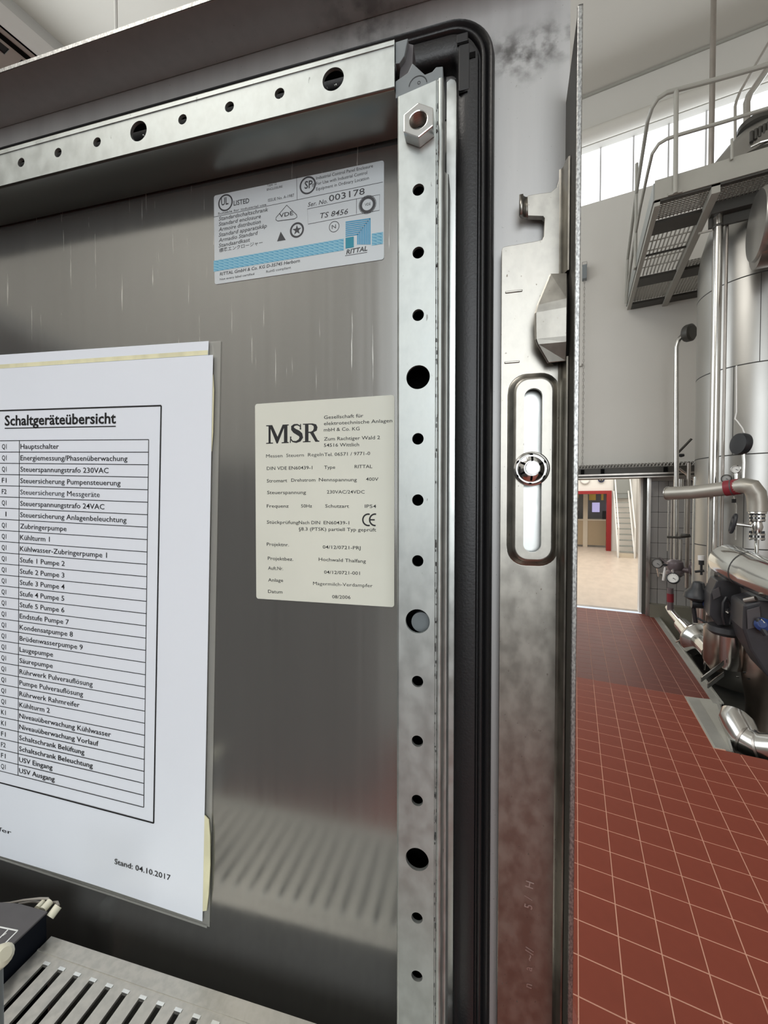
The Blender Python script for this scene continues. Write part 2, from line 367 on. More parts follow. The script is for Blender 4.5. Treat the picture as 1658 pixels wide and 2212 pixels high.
# ceiling, side walls, rear wall with its window
struct(MB().box((XL, YB, ZC), (XR, YF + .2, ZC + .2)).build('ceiling', CEILM))
struct(MB().box((XL - .2, YB, -0.4), (XL, YF, ZC)).build('wall_left', DARKWALL))
struct(MB().box((XR, YB, -0.4), (XR + .2, YF, ZC)).build('wall_right', WALLM))
m = MB(); RX0, RX1, RZ0, RZ1 = 0.15, 5.7, 1.2, 6.8
m.box((XL, YB - .2, -0.4), (RX0, YB, ZC)); m.box((RX1, YB - .2, -.4), (XR, YB, ZC)); m.box((RX0, YB - .2, -.4), (RX1, YB, RZ0)); m.box((RX0, YB - .2, RZ1), (RX1, YB, ZC))
struct(m.build('wall_rear', DARKWALL))
w3 = struct(MB().box((RX0, YB - .12, RZ0), (RX1, YB - .08, RZ1)).build('window_2', WINR))
m = MB()
for i in range(6): m.box((RX0 + i * 1.1 - .04, YB - .08, RZ0), (RX0 + i * 1.1 + .04, YB, RZ1))
for z in (RZ0 + .04, 3.0, 4.9, RZ1 - .04): m.box((RX0, YB - .08, z - .04), (RX1, YB, z + .04))
m.build('window_frame', MULL, w3)
w4 = struct(MB().box((XL - .02, -.3, 2.7), (XL + .02, 7.1, 7.9)).build('left_fill_window', WINR))  # unseen window, added to go with the left fill light
m = MB()
for i in range(8): m.box((XL, -.3 + i * 1.05 - .03, 2.7), (XL + .05, -.3 + i * 1.05 + .03, 7.9))
for z in (2.7, 4.4, 6.1, 7.9): m.box((XL, -.3, z - .03), (XL + .05, 7.1, z + .03))
m.build('window_frame', MULL, w4)
# far window band: tall glass channels, each pane its own piece
w1 = struct(MB().box((XL, YF + .20, WZ0 - .02), (XR, YF + .24, WZ1 + .02)).build('window_1', MULL))
px0 = -6.8
pm = MB().box((0.012, -.02, WZ0), (0.463, .02, WZ1)).build('pane', WINM, w1); pm.location = (px0, YF + .16, 0)
for i in range(1, 27):
    o = pm.copy(); COL.objects.link(o); o.location = (px0 + i * 0.475, YF + .16, 0)
m = MB()
for i in range(28): m.box((px0 + i * .475 - .012, YF + .12, WZ0), (px0 + i * .475 + .012, YF + .19, WZ1))
m.build('mullion', MULL, w1)
# ceiling cove pipe above the window band
t1 = MB().tube([(XL, YF - .07, WZ1 + .10), (XR, YF - .07, WZ1 + .10)], 0.11, 16).build('trim_1', CEILM, smooth=True); struct(t1)
# grey sill line and faint ceiling joint
struct(MB().box((XL, YF - .02, ZC - .05), (XR, YF, ZC - .02)).build('trim_2', PAINTG))
m = MB()
for y in (-2.4, 0.9, 4.2): m.box((XL, y - .006, ZC - .012), (XR, y + .006, ZC))
struct(m.build('trim_3', PAINTG))
for i, (lx, ly) in enumerate(((-3.6, 3.4), (-3.6, -1.0), (-0.6, -3.0))):
    e = thing('ceiling_lamp', ('long ceiling lamp above the cabinet door', 'long ceiling lamp behind the camera at left', 'long ceiling lamp near the rear window')[i], 'lamp', (lx, ly, ZC), 'long lamps under the hall ceiling')
    MB().box((lx - .12, ly - .9, ZC - .10), (lx + .12, ly + .9, ZC - .001)).build('housing', MULL, e)
    MB().box((lx - .10, ly - .88, ZC - .115), (lx + .10, ly + .88, ZC - .10)).build('diffuser', LAMPM, e)

# ------------------------------------------------------------------ floor with its tiles
TP = 0.1505; GAP = 0.004
PX0, PX1, PY0 = 1.14, 5.2, 3.62          # pit in the floor at the right
m = MB()
m.box((XL, YB, -0.03), (PX0, PY0, -0.0012)); m.box((XL, PY0, -0.03), (1.0, 4.41, -0.0012)); m.box((PX0, YB, -0.03), (XR, PY0, -0.0012)); 
fl = struct(m.build('floor', GROUT))
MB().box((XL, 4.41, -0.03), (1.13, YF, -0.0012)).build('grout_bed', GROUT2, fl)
tiles = []
for j in range(-8, 52):
    y0 = 1.573 + (j - 2) * 0.1475
    if y0 > YF - .02: break
    for i in range(-8, 26):
        x0 = 0.027 + i * TP
        x1 = x0 + TP - GAP; y1 = y0 + 0.1475 - GAP
        if y1 > YF: y1 = YF
        if 3.52 < y0 < 4.41 and x0 > 0.88: continue
        if y0 >= 4.41 and x0 > 1.09: continue
        if x1 > 1.09 and y0 > 3.50: x1 = max(x0 + .03, min(x1, 1.128)) if x0 < 1.1 else x1
        tiles.append((x0, y0, x1, y1))
def seen(p):
    v = Vector(p) - EYE; d = v.dot(FW)
    if d < .1: return None
    return 829 + F_PX * v.dot(RT) / d, 1106 - F_PX * v.dot(UP) / d
near, rest = [], []
for t in tiles:
    c = seen(((t[0] + t[2]) / 2, (t[1] + t[3]) / 2, 0))
    if c and 1215 < c[0] < 1700 and c[1] < 2300 and c[1] > 1400: near.append(t)
    else: rest.append(t)
near.sort(key=lambda t: t[1]); rest += near[290:]; near = near[:290]
tmesh = {}
for tmat in (TILE, TILE2):
    mm = MB().cbox((0, 0, -0.012), (TP - GAP, 0.1475 - GAP, 0), .0012)
    me = bpy.data.meshes.new('tile'); me.from_pydata([tuple(v) for v in mm.v], [], mm.f); me.materials.append(tmat); tmesh[tmat.name] = me
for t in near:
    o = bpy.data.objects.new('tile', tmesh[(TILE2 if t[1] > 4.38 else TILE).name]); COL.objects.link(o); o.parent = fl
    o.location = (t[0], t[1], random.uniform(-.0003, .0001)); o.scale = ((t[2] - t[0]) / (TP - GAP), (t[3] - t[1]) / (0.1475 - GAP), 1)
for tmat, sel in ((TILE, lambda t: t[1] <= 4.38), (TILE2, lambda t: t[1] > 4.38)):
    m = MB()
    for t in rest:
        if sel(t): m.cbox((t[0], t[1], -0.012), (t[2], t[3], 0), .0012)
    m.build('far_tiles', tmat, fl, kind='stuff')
# unseen outer floor: grey parts added to cut red bounce, the rest plain tile
MB().box((XL, YB, -0.0030), (-1.25, YF, -0.001)).build('outer_bounce_floor', GREYFL, fl)
MB().box((-1.25, YB, -0.0030), (XR, -2.6, -0.001)).build('outer_bounce_floor', GREYFL, fl)
m = MB(); m.box((-1.25, -2.6, -0.003), (XR, .05, -.001)); m.box((3.8, 0.05, -0.003), (XR, PY0 - .02, -.001))
m.build('outer_tiling', TILE, fl, kind='stuff')
# pit, its steel edge and plates
pit = struct(MB().box((.98, PY0, -0.42), (PX1, YF, -0.38)).build('floor_pit', PITM)); pit.name = 'floor_2'
MB().box((1.12, 4.5, -.4), (1.14, YF, -.03)).build('pit_wall', PITM, pit)
MB().quad((1.04, PY0, -.4), (1.185, 4.55, -.4), (1.185, 4.55, -.005), (1.04, PY0, -.005)).build('pit_wall', PITM, pit, solid=.006)
MB().box((.9, PY0 - .02, -.4), (PX1, PY0, -.004)).build('pit_wall', PITM, pit)
MB().box((PX1, PY0, -0.4), (PX1 + .05, YF, 0)).build('pit_wall', PITM, pit)
struct(MB().box((1.13, 4.46, -0.05), (1.205, YF, 0.006)).box((1.19, 4.46, -0.10), (1.205, YF, 0.02)).build('trim_4', STEELEDGE))
XYZ = lambda x, y, z: Vector((x, y, z))
struct(MB().plate([(0.929, 3.64), (1.045, 3.66), (1.19, 4.55), (0.929, 4.50)], [], -0.02, 0.001, fr=XYZ).build('trim_5', PAINTG))
struct(MB().plate([(0.945, 3.655), (1.02, 3.655), (1.03, 4.49), (0.945, 4.49)], [], 0.001, 0.005, fr=XYZ).build('trim_7', STEELEDGE))
struct(MB().plate([(1.03, 3.66), (1.045, 3.66), (1.19, 4.55), (1.17, 4.55)], [], 0.001, 0.010, fr=XYZ).build('trim_8', STEELEDGE))
struct(MB().box((PX1, PY0, -.03), (XR, YF, 0)).build('floor_3', TILE))
struct(MB().box((1.075, 7.44, -0.3), (1.75, 7.585, 0.20)).build('baseboard_far', OLIVE))

# doorway lining
jf = MB().box((1.02, 7.48, 0), (1.045, 7.86, DZ)); j1 = struct(jf.build('door_1', SSPIPE))
MB().box((0.985, 7.60, 0), (1.02, 7.85, DZ)).build('jamb', DSTEEL, j1)
MB().box((1.045, 7.50, 0), (1.075, 7.60, DZ)).build('jamb', SSBROWN, j1)
MB().box((0.955, 7.66, 0), (.985, 7.85, DZ)).build('jamb', NWALL, j1)
MB().box((DX0, 7.5, 0), (DX0 + .05, 7.85, DZ)).build('jamb', SSPIPE, j1)
MB().box((DX0, 7.60, DZ - .02), (1.02, 7.85, DZ)).build('lintel', DSTEEL, j1)

# ------------------------------------------------------------------ the neighbouring room seen through the doorway
NY = 17.3
struct(MB().box((-4, 7.85, -0.03), (6, NY + 4, -0.001)).build('floor_4', CREAMFL))
m = MB(); m.box((-4, NY, 2.26), (6, NY + .15, 6)); m.box((1.20, NY, 0), (6, NY + .15, 2.26)); m.box((-4, NY, 0), (-2.4, NY + .15, 2.26))
struct(m.build('wall_neighbour', NWALL))
struct(MB().box((2.02, 7.86, 0), (2.1, NY, 6)).build('wall_neighbour_right', NWALL))
struct(MB().box((-4.1, 7.86, 0), (-4, NY, 6)).build('wall_neighbour_left', NWALL))
struct(MB().box((-4, 7.86, 6), (6, NY + .2, 6.1)).build('ceiling_neighbour', NWALL))
struct(MB().box((-3, NY + 3.2, 0), (3, NY + 3.3, 3)).build('wall_office', CREAMP))
struct(MB().box((-3, NY + .15, 2.9), (3, NY + 3.3, 3)).build('ceiling_office', CREAMP))
pf = MB(); pf.box((1.06, NY - .10, 0), (1.22, NY + .25, 2.30)); pf.box((-2.5, NY - .10, 2.18), (1.06, NY + .25, 2.30)); pf.box((-2.5, NY - .1, 0), (-2.35, NY + .25, 2.18))
dd = struct(pf.build('door_2', REDM)); 
# counter front with window openings behind the red portal
e = thing('office_counter', 'beige counter front with windows behind the red portal', 'counter', (0, NY + 1.2, 0))
y = NY + 1.2
MB().box((-2.4, y, 0.08), (1.6, y + .1, 1.12)).build('front_panel', BEIGE, e)
MB().box((-2.4, y - .02, 1.10), (1.6, y + .4, 1.15)).build('worktop', CREAMP, e)
for x in (-.75, .28): MB().box((x, y - .03, 0), (x + .17, y + .08, 2.6)).build('post', CREAMP, e)
MB().box((-2.4, y + .9, 1.15), (1.6, y + .95, 2.6)).build('back_panel', CABM, e)
for i, (x, c) in enumerate(((-.15, BLACKPL), (.62, MONM), (1.0, BLACKPL), (1.18, MONM))):
    MB().box((x, y + .3, 1.16 if i % 2 == 0 else 1.45), (x + .28, y + .35, 1.5 if i % 2 == 0 else 1.85)).build('screen' if i % 2 else 'appliance', c, e)
MB().box((.5, y + .2, 1.95), (.75, y + .4, 2.5)).build('shelf_box', YELM, e); MB().box((.95, y + .2, 1.95), (1.03, y + .4, 2.5)).build('shelf_box', YELM, e)
MB().box((-.3, y + .2, 2.05), (.1, y + .4, 2.25)).build('shelf_box', YELM, e)
# clock and round sign on the white wall
for px, r, mm, nm, lb in ((1263, .17, MULL, 'wall_clock', 'round pale clock on white wall above the red portal'), (1298, .11, BLUEM, 'round_sign', 'round dark blue disc on white wall right of the clock')):
    p = at(px, 1036, NY - .05); e = thing(nm, lb, 'clock' if r > .15 else 'sign', p)
    MB().lathe([(r, 0), (r, .03), (r * .86, .04), (r * .82, .02)], p, (0, -1, 0), 28).build('rim', mm, e, smooth=True)
    MB().lathe([(r * .82, .021), (r * .8, .022)], p, (0, -1, 0), 28).build('dial', NWALL if r > .15 else BLACKPL, e)
    if r > .15:
        MB().box((p.x - .008, p.y - .04, p.z), (p.x + .008, p.y - .03, p.z + .1)).build('hand', BLACKPL, e)
    else:
        for dx in (-.04, .04): MB().box((p.x + dx - .02, p.y - .035, p.z - .02), (p.x + dx + .02, p.y - .025, p.z + .02)).build('mark', NWALL, e)
# stairs
e = thing('metal_staircase', 'steep pale metal staircase with open treads beyond the doorway', 'stairs', (1.5, 15.4, 0))
sx0, sx1 = 1.27, 1.78
for k in range(12):
    z = 0.16 + k * .185; yy = 15.35 + k * .17
    MB().box((sx0 + .04, yy, z), (sx1 - .04, yy + .2, z + .035)).build('tread', STAIRM, e)
for x in (sx0, sx1 - .04):
    m = MB(); m.loops([[Vector((x + dx, 15.25 + dy, 0 + dz)), ] for dx, dy, dz in ()] or [[(x, 15.2, 0), (x + .04, 15.2, 0), (x + .04, 15.45, 0), (x, 15.45, 0)], [(x, 17.25, 2.3), (x + .04, 17.25, 2.3), (x + .04, 17.28, 2.3), (x, 17.28, 2.3)]], True, True, True)
    m.build('stringer', STAIRW, e)
    MB().tube([(x + .02, 15.2, .05), (x + .02, 15.2, 1.0), (x + .02, 17.2, 3.2)], .022, 8).build('handrail', STAIRW, e, smooth=True)
MB().box((sx0 + .04, 15.30, 0), (sx1 - .04, 15.33, 0.14)).build('kick_board', CREAMP, e)
struct(MB().box((1.28, 17.24, 2.0), (1.85, 17.29, 3.2)).build('trim_6', STAIRM))

# ================================================================== THE CABINET DOOR (large, near)
door = thing('cabinet_door', 'open stainless steel cabinet door filling the left and centre', 'cabinet door', door=True)
UR, WT, WB, UL = 59.6, 228.0, -1650.0, -540.0
# sheet: inner field and rim are one sheet; the rim carries its own grime
MB().dbox(UL, 13.5, WB, 189, -23, -24.5).build('inner_sheet', SHEET, door)
m = MB(); m.dbox(13.5, UR, WB, WT, -23, -24.5); m.dbox(UL, 13.5, 189, WT, -23, -24.5)
m.build('outer_rim', PAN, door)
# folded lips: top and right, each with a bright cut edge
m = MB(); m.dbox(UL, UR, WT - 1.6, WT, -23, 0.0); m.build('top_lip', PAN, door, bevel=.0005)
m = MB(); m.dbox(UL, UR, WT - 1.7, WT + .1, 0, 0.3); m.build('lip_edge', RAWEDGE, door)
m = MB()
prof = [(58.0, 183), (58.0, WB), (59.6, WB), (59.6, 183)]
m.add([L(58.2, 168, -23), L(58.2, 183, -2), L(58.2, WB, -2), L(58.2, WB, -23), L(59.7, 168, -23), L(59.7, 183, -2), L(59.7, WB, -2), L(59.7, WB, -23)],
      [(0, 1, 2, 3), (7, 6, 5, 4), (0, 4, 5, 1), (1, 5, 6, 2), (2, 6, 7, 3), (3, 7, 4, 0)])
m.build('side_lip', DSTEEL, door)  # dark colour paints the shade on the stainless lip's inner face
MB().dbox(57.6, 59.6, WB, 182, -2, -1.2).build('lip_edge', RAWEDGE, door, bevel=.0004)
MB().dbox(56.4, 59.5, WB, WT, -25, -24).build('outer_seam', BLACKPL, door)

# perforated strut (upright)
HP = 24.8; H0 = 1.5
m = MB(); holes = []
ks = list(range(-14, 7))
big = {2: 3.9 + .9, -2: 5.0, -6: 4.8, -10: 4.8}
for k in ks:
    w = H0 + k * HP
    if k == 6: holes.append(circ(-.6, 152.6, 3.2)); continue
    holes.append(circ(-.6, w, big[k] if k in big else 2.35, 32))
m.plate([(-8.4, -360), (6.3, -360), (6.3, 166.6), (-8.4, 163.9)], holes, -1.4, 0)
strut = m.build('frame_upright', GALV, door)
pr = [(-8.4, 0), (-9.0, -.3), (-9.3, -.9), (-9.3, -21.0)]
m = MB(); m.loops([[L(u, w, o) for u, o in pr] for w in (-1640, 164.0)], False)
pr3 = [(9.1, -9.0), (9.6, -10.0), (10.3, -10.2), (10.6, -11.0), (10.6, -21.5)]
pr2 = [(6.3, 0), (6.6, -.55), (7.1, -.65), (7.5, -.1), (8.3, 0), (8.9, -.35), (9.1, -1.0), (9.1, -9.0)]
m.loops([[L(u, w, o) for u, o in pr2] for w in (-1640, 167.2)], False)
m.loops([[L(u, w, o) for u, o in pr3] for w in (-1640, 138)], False)
m.build('upright_side', GALV, strut, smooth=True, angle=50)
MB().dbox(-8.4, 6.3, -1640, -360, -1.4, 0).build('upright_face', GALV, strut)
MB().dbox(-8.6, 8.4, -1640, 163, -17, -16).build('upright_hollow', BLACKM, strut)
MB().dbox(6.1, 7.6, -1640, 166.8, -1.2, -.62).build('dirt_groove', SEAM, strut)
m = MB().lathe([(4.3, 0), (4.3, .2)], (0, 0, 0)); m = MB()
rings = [[L(-.6 + .9 + 4.2 * cos(a), H0 - 2 * HP - 1.6 + 4.2 * sin(a), o) for a in [2 * pi * k / 28 for k in range(28)]] for o in (-7, -4.5)]
m.loops(rings, True, False, True); m.build('hole_plug', GREYPL, strut)
m = MB()
for i in range(170):
    w = random.uniform(-235, 160); u = random.uniform(6.3, 7.5); a_ = random.uniform(.05, .22); h_ = random.uniform(.15, 1.1)
    m.dbox(u - a_, u + a_, w - h_, w + h_, -.7, -.05 if u < 6.8 else -.35)
m.build('grime_flecks', SEAM, strut, kind='stuff')
# perforated rail (across)
m = MB(); holes = [circ(-36.6 - i * 24.6, 177.6, 4.75 if i in (0, 4) else 2.3, 32) for i in range(0, 13)]
m.plate([(-360, 168.3), (-10.4, 168.3), (-10.4, 186.6), (-360, 186.6)], holes, -1.4, 0)
rail = m.build('frame_rail', GALV, door)
pb = [(168.3, 0), (167.8, -.3), (167.5, -.9), (167.5, -21.5)]; pt = [(186.6, 0), (187.2, -.3), (187.5, -.9), (187.5, -9)]
m = MB()
for q in (pb, pt): m.loops([[L(u, w, o) for w, o in q] for u in (-530, -10.4)], False)
m.build('rail_side', RAILSHADE, rail, smooth=True)
MB().dbox(-530, -360, 168.3, 186.6, -1.4, 0).build('rail_face', GALV, rail)
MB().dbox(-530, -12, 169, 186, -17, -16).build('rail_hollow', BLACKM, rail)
MB().dbox(-530, -10.6, 184.4, 185.2, 0, .35).build('rail_bead', GALV, rail)
# corner connector
m = MB()
m.plate([(-10.2, 164.6), (8.9, 168), (8.9, 172.6), (6.2, 173), (4.6, 171.6), (1.8, 171.2), (-3.3, 177), (-5.2, 173.6), (-10.2, 171.5)], [], -6, -1.2)
m.plate([(-10.2, 178.2), (-8.6, 178), (-6.5, 180.5), (-5.0, 187), (-10.2, 186.8)], [], -6, -1.0)
cc = m.build('corner_connector', GREYPL, door, bevel=.0003)
MB().plate([(-9.0, 173.4), (-3.8, 173), (-3.2, 186), (-5.2, 187), (-6.4, 180.6), (-8.6, 177.8)], [], -9, -3).build('connector_web', GREYPL2, cc)
m = MB(); ar = [(-1.0 + 3.6 * cos(a), 167.6 + 3.6 * sin(a)) for a in [radians(5 + 10 * k) for k in range(18)]]
stroke(m, ar, .35, -1.1); stroke(m, circ(-.6, 168.5, .55, 12), .2, -1.1, True); m.build('moulded_ring', BLACKPL, cc)
MB().dbox(-10, 8.5, 172, 191, -22.9, -22.5).build('corner_shadow_patch', RUBBER, cc)  # black patch put in for the shadow behind the connector
MB().plate([(8.8, 150), (8.8, 187), (10.5, 188), (12.4, 187), (13.8, 183), (14.2, 172), (12.9, 130), (12.7, -1600), (9.6, -1600)], [], -22.9, -21.4).build('white_gap_strip', GALVLIT, cc)
# hexagon nut
un, wn = dp(903, 260, 4.6)
nb = MB(); R6 = 6.7
hexo = [(un + R6 * cos(radians(90 + 60 * k)), wn + R6 * sin(radians(90 + 60 * k))) for k in range(6)]
nb.plate(hexo, [circ(un, wn, 3.35, 28)], 0, 4.8)
nut = nb.build('hex_nut', NUTM, door, bevel=.0004)
m = MB(); rings = []
for k in range(13):
    o = 4.6 - k * .5; r = 3.35 if k % 2 == 0 else 2.95; rings.append([L(un + r * cos(2 * pi * j / 28), wn + r * sin(2 * pi * j / 28), o) for j in range(28)])
m.loops(rings); m.build('nut_thread', SSBROWN, nut)
# gasket
pf = [(-8, -23), (-7.9, -18), (-6.8, -16), (-4, -15.4), (-0.5, -15.1), (1.2, -15.4), (1.8, -17.4), (2.3, -17.4), (2.8, -15.2), (3.6, -14.9), (4.3, -15.2), (4.7, -17.6), (5.2, -17.2), (6.0, -15.2), (6.9, -14.9), (7.7, -15.8), (8.2, -18), (8.2, -23)]
cu, cw, RC = 21 - 11, 199 - 11, 11
path = [((-535, 199), (0, 1))]
for k in range(13):
    a = pi / 2 - pi / 2 * k / 12; path.append(((cu + RC * cos(a), cw + RC * sin(a)), (cos(a), sin(a))))
path.append(((21, WB + 20), (1, 0)))
m = MB(); m.loops([[L(c[0] + n[0] * s, c[1] + n[1] * s, o) for s, o in pf] for c, n in path], False)
gk = m.build('rubber_gasket', RUBBER, door, smooth=True, angle=60)
m = MB()
for (u0, u1, w0, w1) in ((13.2, 18.2, 195.5, 199.5), (14.2, 19.0, 175.5, 195)): m.dbox(u0, u1, w0, w1, -17, -15.05)
m.lathe([(0, 0)] * 2, (0, 0, 0), seg=3) if False else None
m.build('corner_clip', RUBBER2, gk, bevel=.0005)
m = MB(); m.dbox(13.6, 18.4, 194.4, 195.5, -17, -14.9); m.dbox(18.8, 21.2, 187.8, 190.2, -17, -14.9); m.dbox(14.4, 18, 174.4, 174.9, -17, -15.0)
m.build('clip_slot', BLACKM, gk)
# white speckled debris line on the gasket above the rail
m = MB()
for i in range(90):
    u = random.uniform(-250, -40); w = 191.2 + random.uniform(-.5, .8); r = random.uniform(.08, .28)
    m.dbox(u - r, u + r, w - r * .7, w + r * .7, -15.6, -14.9)
m.build('dust_specks', LIGHTINK, gk, kind='stuff')

# --------------------------------------------------------------- lock rod
def q(px, py): return dp(px, py, -18)
out = [q(1083, 541), q(1085, 534), q(1090, 531), q(1160, 519), q(1171, 516), q(1174, 510), q(1176, 470), q(1172, 465), q(1140, 464)]
out += [q(1139, 421), q(1160, 417), q(1190, 413), q(1203, 402), (55.6, 136), (55.6, -1600), (32.6, -1600)]
eo = rrect(45.6, 14.2, 10.2, 40.6, 7.5)          # outer foot of the embossing
m = MB(); m.plate(out, [eo], -21, -18.4)
rod = m.build('lock_rod', RODM, door, bevel=.00035)
m = MB()
steps = [(0, -18.4), (.5, -18.2), (2.0, -16.2), (2.6, -15.7), (3.2, -15.6)]
rings = [[L(u, w, o) for u, w in rrect(45.6, 14.2, 10.2 - d, 40.6 - d, 7.5 - d * .75)] for d, o in steps]
m.loops(rings)
io = rrect(45.6, 14.2, 7.0, 37.4, 5.1)
m.build('embossed_field', RODM, rod, smooth=True, angle=60)
sc_, sw_ = 45.3, 13.8
slot = rrect(sc_, sw_, 3.55, 34.2, 3.5)
MB().plate(io, [slot], -17.2, -15.6).build('slot_plate', RODM, rod)
MB().dbox(sc_ - 4.5, sc_ + 4.5, sw_ - 36, sw_ + 36, -22.5, -20.8).build('bright_guide_rail', GALVLIT, rod)
# curled hook tab
m = MB(); hx0, hw1 = q(1140, 421); _, hw0 = q(1140, 464)
arc = [(hx0 + .3 - 3.1 * sin(a), -19.9 + (3.0 * (1 - cos(a)))) for a in [radians(10 * k) for k in range(0, 10)]]
m.loops([[L(u, w, o) for u, o in arc] for w in (hw0, hw1)], False)
m.build('hook_tab', RODM, rod, smooth=True, solid=.0016)
# raised side flange, in two runs with the catch between
m = MB()
fpr = [(55.0, -18.5), (56.0, -18.0), (56.5, -16.8), (56.6, -14.5), (57.3, -12.6), (57.9, -12.4), (58.0, -13.2), (57.2, -18.5)]
for w0, w1 in ((93.0, 137.5), (-1600, 59)):
    m.loops([[L(u, w, o) for u, o in fpr] for w in (w0, w1)], True, True, True)
m.build('side_flange', RODM, rod, smooth=True, angle=50)
# the catch: a folded hat in the flange
m = MB()
l_ = [(51.2, 92.8, -14.0), (46.2, 80, -12.2), (45.4, 77, -12), (45.6, 66.5, -12), (46.4, 64.5, -12.2), (50.8, 57.4, -14.0)]
r_ = [(57.4, 92.0, -13.6), (57.0, 80.6, -10.6), (56.9, 77, -10.2), (56.9, 66, -10.2), (57.0, 64, -10.6), (57.4, 57.4, -13.6)]
m.loops([[L(*p) for p in l_], [L(*p) for p in r_]], False)
ct = m.build('catch', RODM, rod, solid=.0014, bevel=.0003)
MB().loops([[L(*p) for p in l_], [L(p[0] + 2.6, p[1], -18.3) for p in l_]], False).build('catch_wall', RODM, ct, solid=.0008)
# fine embossed marks
m = MB()
for a, b in (((1091, 631), (1128, 626)), ((1089, 783), (1122, 781))):
    A = q(*a); B = q(*b); MB().dbox(A[0], B[0], A[1] - .45, A[1] + .45, -18.5, -18.0).build('pressed_mark', RODM, rod, bevel=.0003)
m = MB()
for zx, zy, s in ((1278, 845, 'H'), (1270, 940, '/'), (1270, 1015, '5'), (1278, 1385, '//'), (1275, 1440, '~'), (1268, 1520, 'a'), (1265, 1660, 'n')):
    A = q(820 + zx / 3.768, 1700 + zy / 3.768)
    put(m, s, (A[0] - 1.6, A[1]), (0.15, 1), (-1, .15), -18.33, height=3.3, bold=.0)
m.build('stamped_characters', GALVLIT, rod)
# star washer on its stud
wu, ww = dp(1148, 1012, -14)
e_ = MB(); rings = []
for r, o in ((7.1, -15.6), (7.25, -15.0), (7.1, -14.4), (6.6, -14.2), (6.0, -14.6), (5.6, -15.0), (3.3, -13.2), (2.9, -13.2), (2.9, -11.4), (2.6, -11.0), (.05, -11.0)):
    rings.append([L(wu + r * cos(2 * pi * k / 40), ww + r * sin(2 * pi * k / 40), o) for k in range(40)])
e_.loops(rings, True, True, False)
ws = e_.build('spring_washer', CHROME, rod, smooth=True, angle=40)
m = MB()
for k in range(6):
    a = radians(28 + 60 * k); c, s_ = cos(a), sin(a)
    P = lambda r, t, o: L(wu + r * c - t * s_, ww + r * s_ + t * c, o)
    m.add([P(3.2, -.42, -12.9), P(3.2, .42, -12.9), P(5.0, .42, -14.3), P(5.0, -.42, -14.3)], [(0, 1, 2, 3)])
m.build('washer_slot', BLACKM, ws, solid=.0002)
MB().loops([[L(wu + r * cos(2 * pi * k / 28), ww + r * sin(2 * pi * k / 28), o) for k in range(28)] for r, o in ((2.75, -11.2), (2.6, -10.7), (.03, -10.6))], True).build('stud_end', GALVLIT, ws)
# small bracket seen past the door edge, low
A = dp(1236, 2150, -24)
m = MB(); m.plate([(59.6, A[1] + 17), (62.4, A[1] + 9), (64.6, A[1] + 2), (63.6, A[1] - 4), (62.2, A[1] - 20), (59.6, A[1] - 20)], [], -22, -14); m.build('edge_bracket', CHROME, door, bevel=.0003)

# ================================================================== things fixed to the door
# --- manufacturer's type label (blue stripe)
def z3(x, y): return 440 + x / 3.856, 340 + y / 3.856
O3 = -22.7
c4 = [dp(*z3(72, 318), -23), dp(*z3(1490, 20), -23), dp(*z3(1490, 835), -23), dp(*z3(88, 1050), -23)]
u0, u1 = -111.0, -20.2; w0, w1 = 114.4, 160.0
lab = thing('type_label', 'silver type label with blue stripe under the top rail', 'label', door=True)
MB().plate(rrect((u0 + u1) / 2, (w0 + w1) / 2, (u1 - u0) / 2, (w1 - w0) / 2, 1.2), [], -23, -22.75).build('label_film', SILVERL, lab)
k = MB(); kb = MB(); kl = MB(); kc = MB(); T3 = lambda s, x, y, x2, y2, h, **kw: putpx(k, s, z3(x, y), z3(x2, y2), h / 3.856, O3, **kw)
T3('LISTED', 248, 402, 378, 378, 40, bold=.01)
T3('Type 12', 525, 243, 605, 226, 18); T3('ENCLOSURE', 525, 278, 655, 250, 18); T3('ISSUE No. A-1987', 535, 370, 752, 325, 24)
T3('Industrial Control Panel Enclosure', 935, 185, 1408, 82, 26); T3('For Use with Industrial Control', 935, 232, 1360, 138, 26); T3('Equipment in Ordinary Location', 935, 277, 1375, 182, 26)
T3('Ser. No.', 866, 412, 1030, 380, 36, shear=.2); T3('003178', 1042, 368, 1340, 305, 52, bold=.0)
T3('TS 8456', 968, 508, 1200, 470, 44, shear=.2)
T3('Suitable for industrial use', 118, 478, 520, 400, 18)
for i, (s, x2) in enumerate((('Standardschaltschrank', 535), ('Standard enclosure', 475), ('Armoire distribution', 475), ('Standard apparatskåp', 525), ('Armadio Standard', 450), ('Standaardkast', 385))):
    y = 528 + i * 44.5; T3(s, 124, y, x2, y - (x2 - 124) * .195, 32, shear=.18)
T3('標準エンクロージャー', 128, 790, 490, 722, 26)
T3('RITTAL GmbH & Co. KG D-35745 Herborn', 133, 985, 800, 872, 26, shear=.15, bold=.01); T3('Not every label certified', 133, 1025, 420, 978, 18); T3('RoHS compliant', 520, 962, 725, 925, 20)
T3('RITTAL', 1185, 808, 1362, 775, 38, shear=.2, bold=.02)
T3('UL', 145, 402, 205, 388, 62, bold=.01); T3('SP', 838, 262, 905, 250, 62, bold=.01); T3('®', 900, 250, 925, 245, 30)
T3('VDE', 628, 502, 745, 478, 34, bold=.01); T3('N', 1066, 597, 1100, 590, 34)
T3('VDE', 1340, 405, 1388, 396, 22)
def ln(mb, pts, wd, closed=False): stroke(mb, [dp(*z3(*p), O3) for p in pts], wd, O3, closed)
def ring3(mb, x, y, r, wd, n=28, dots=False):
    c = dp(*z3(x, y), O3); stroke(mb, circ(c[0], c[1], r, n), wd, O3, True); return c
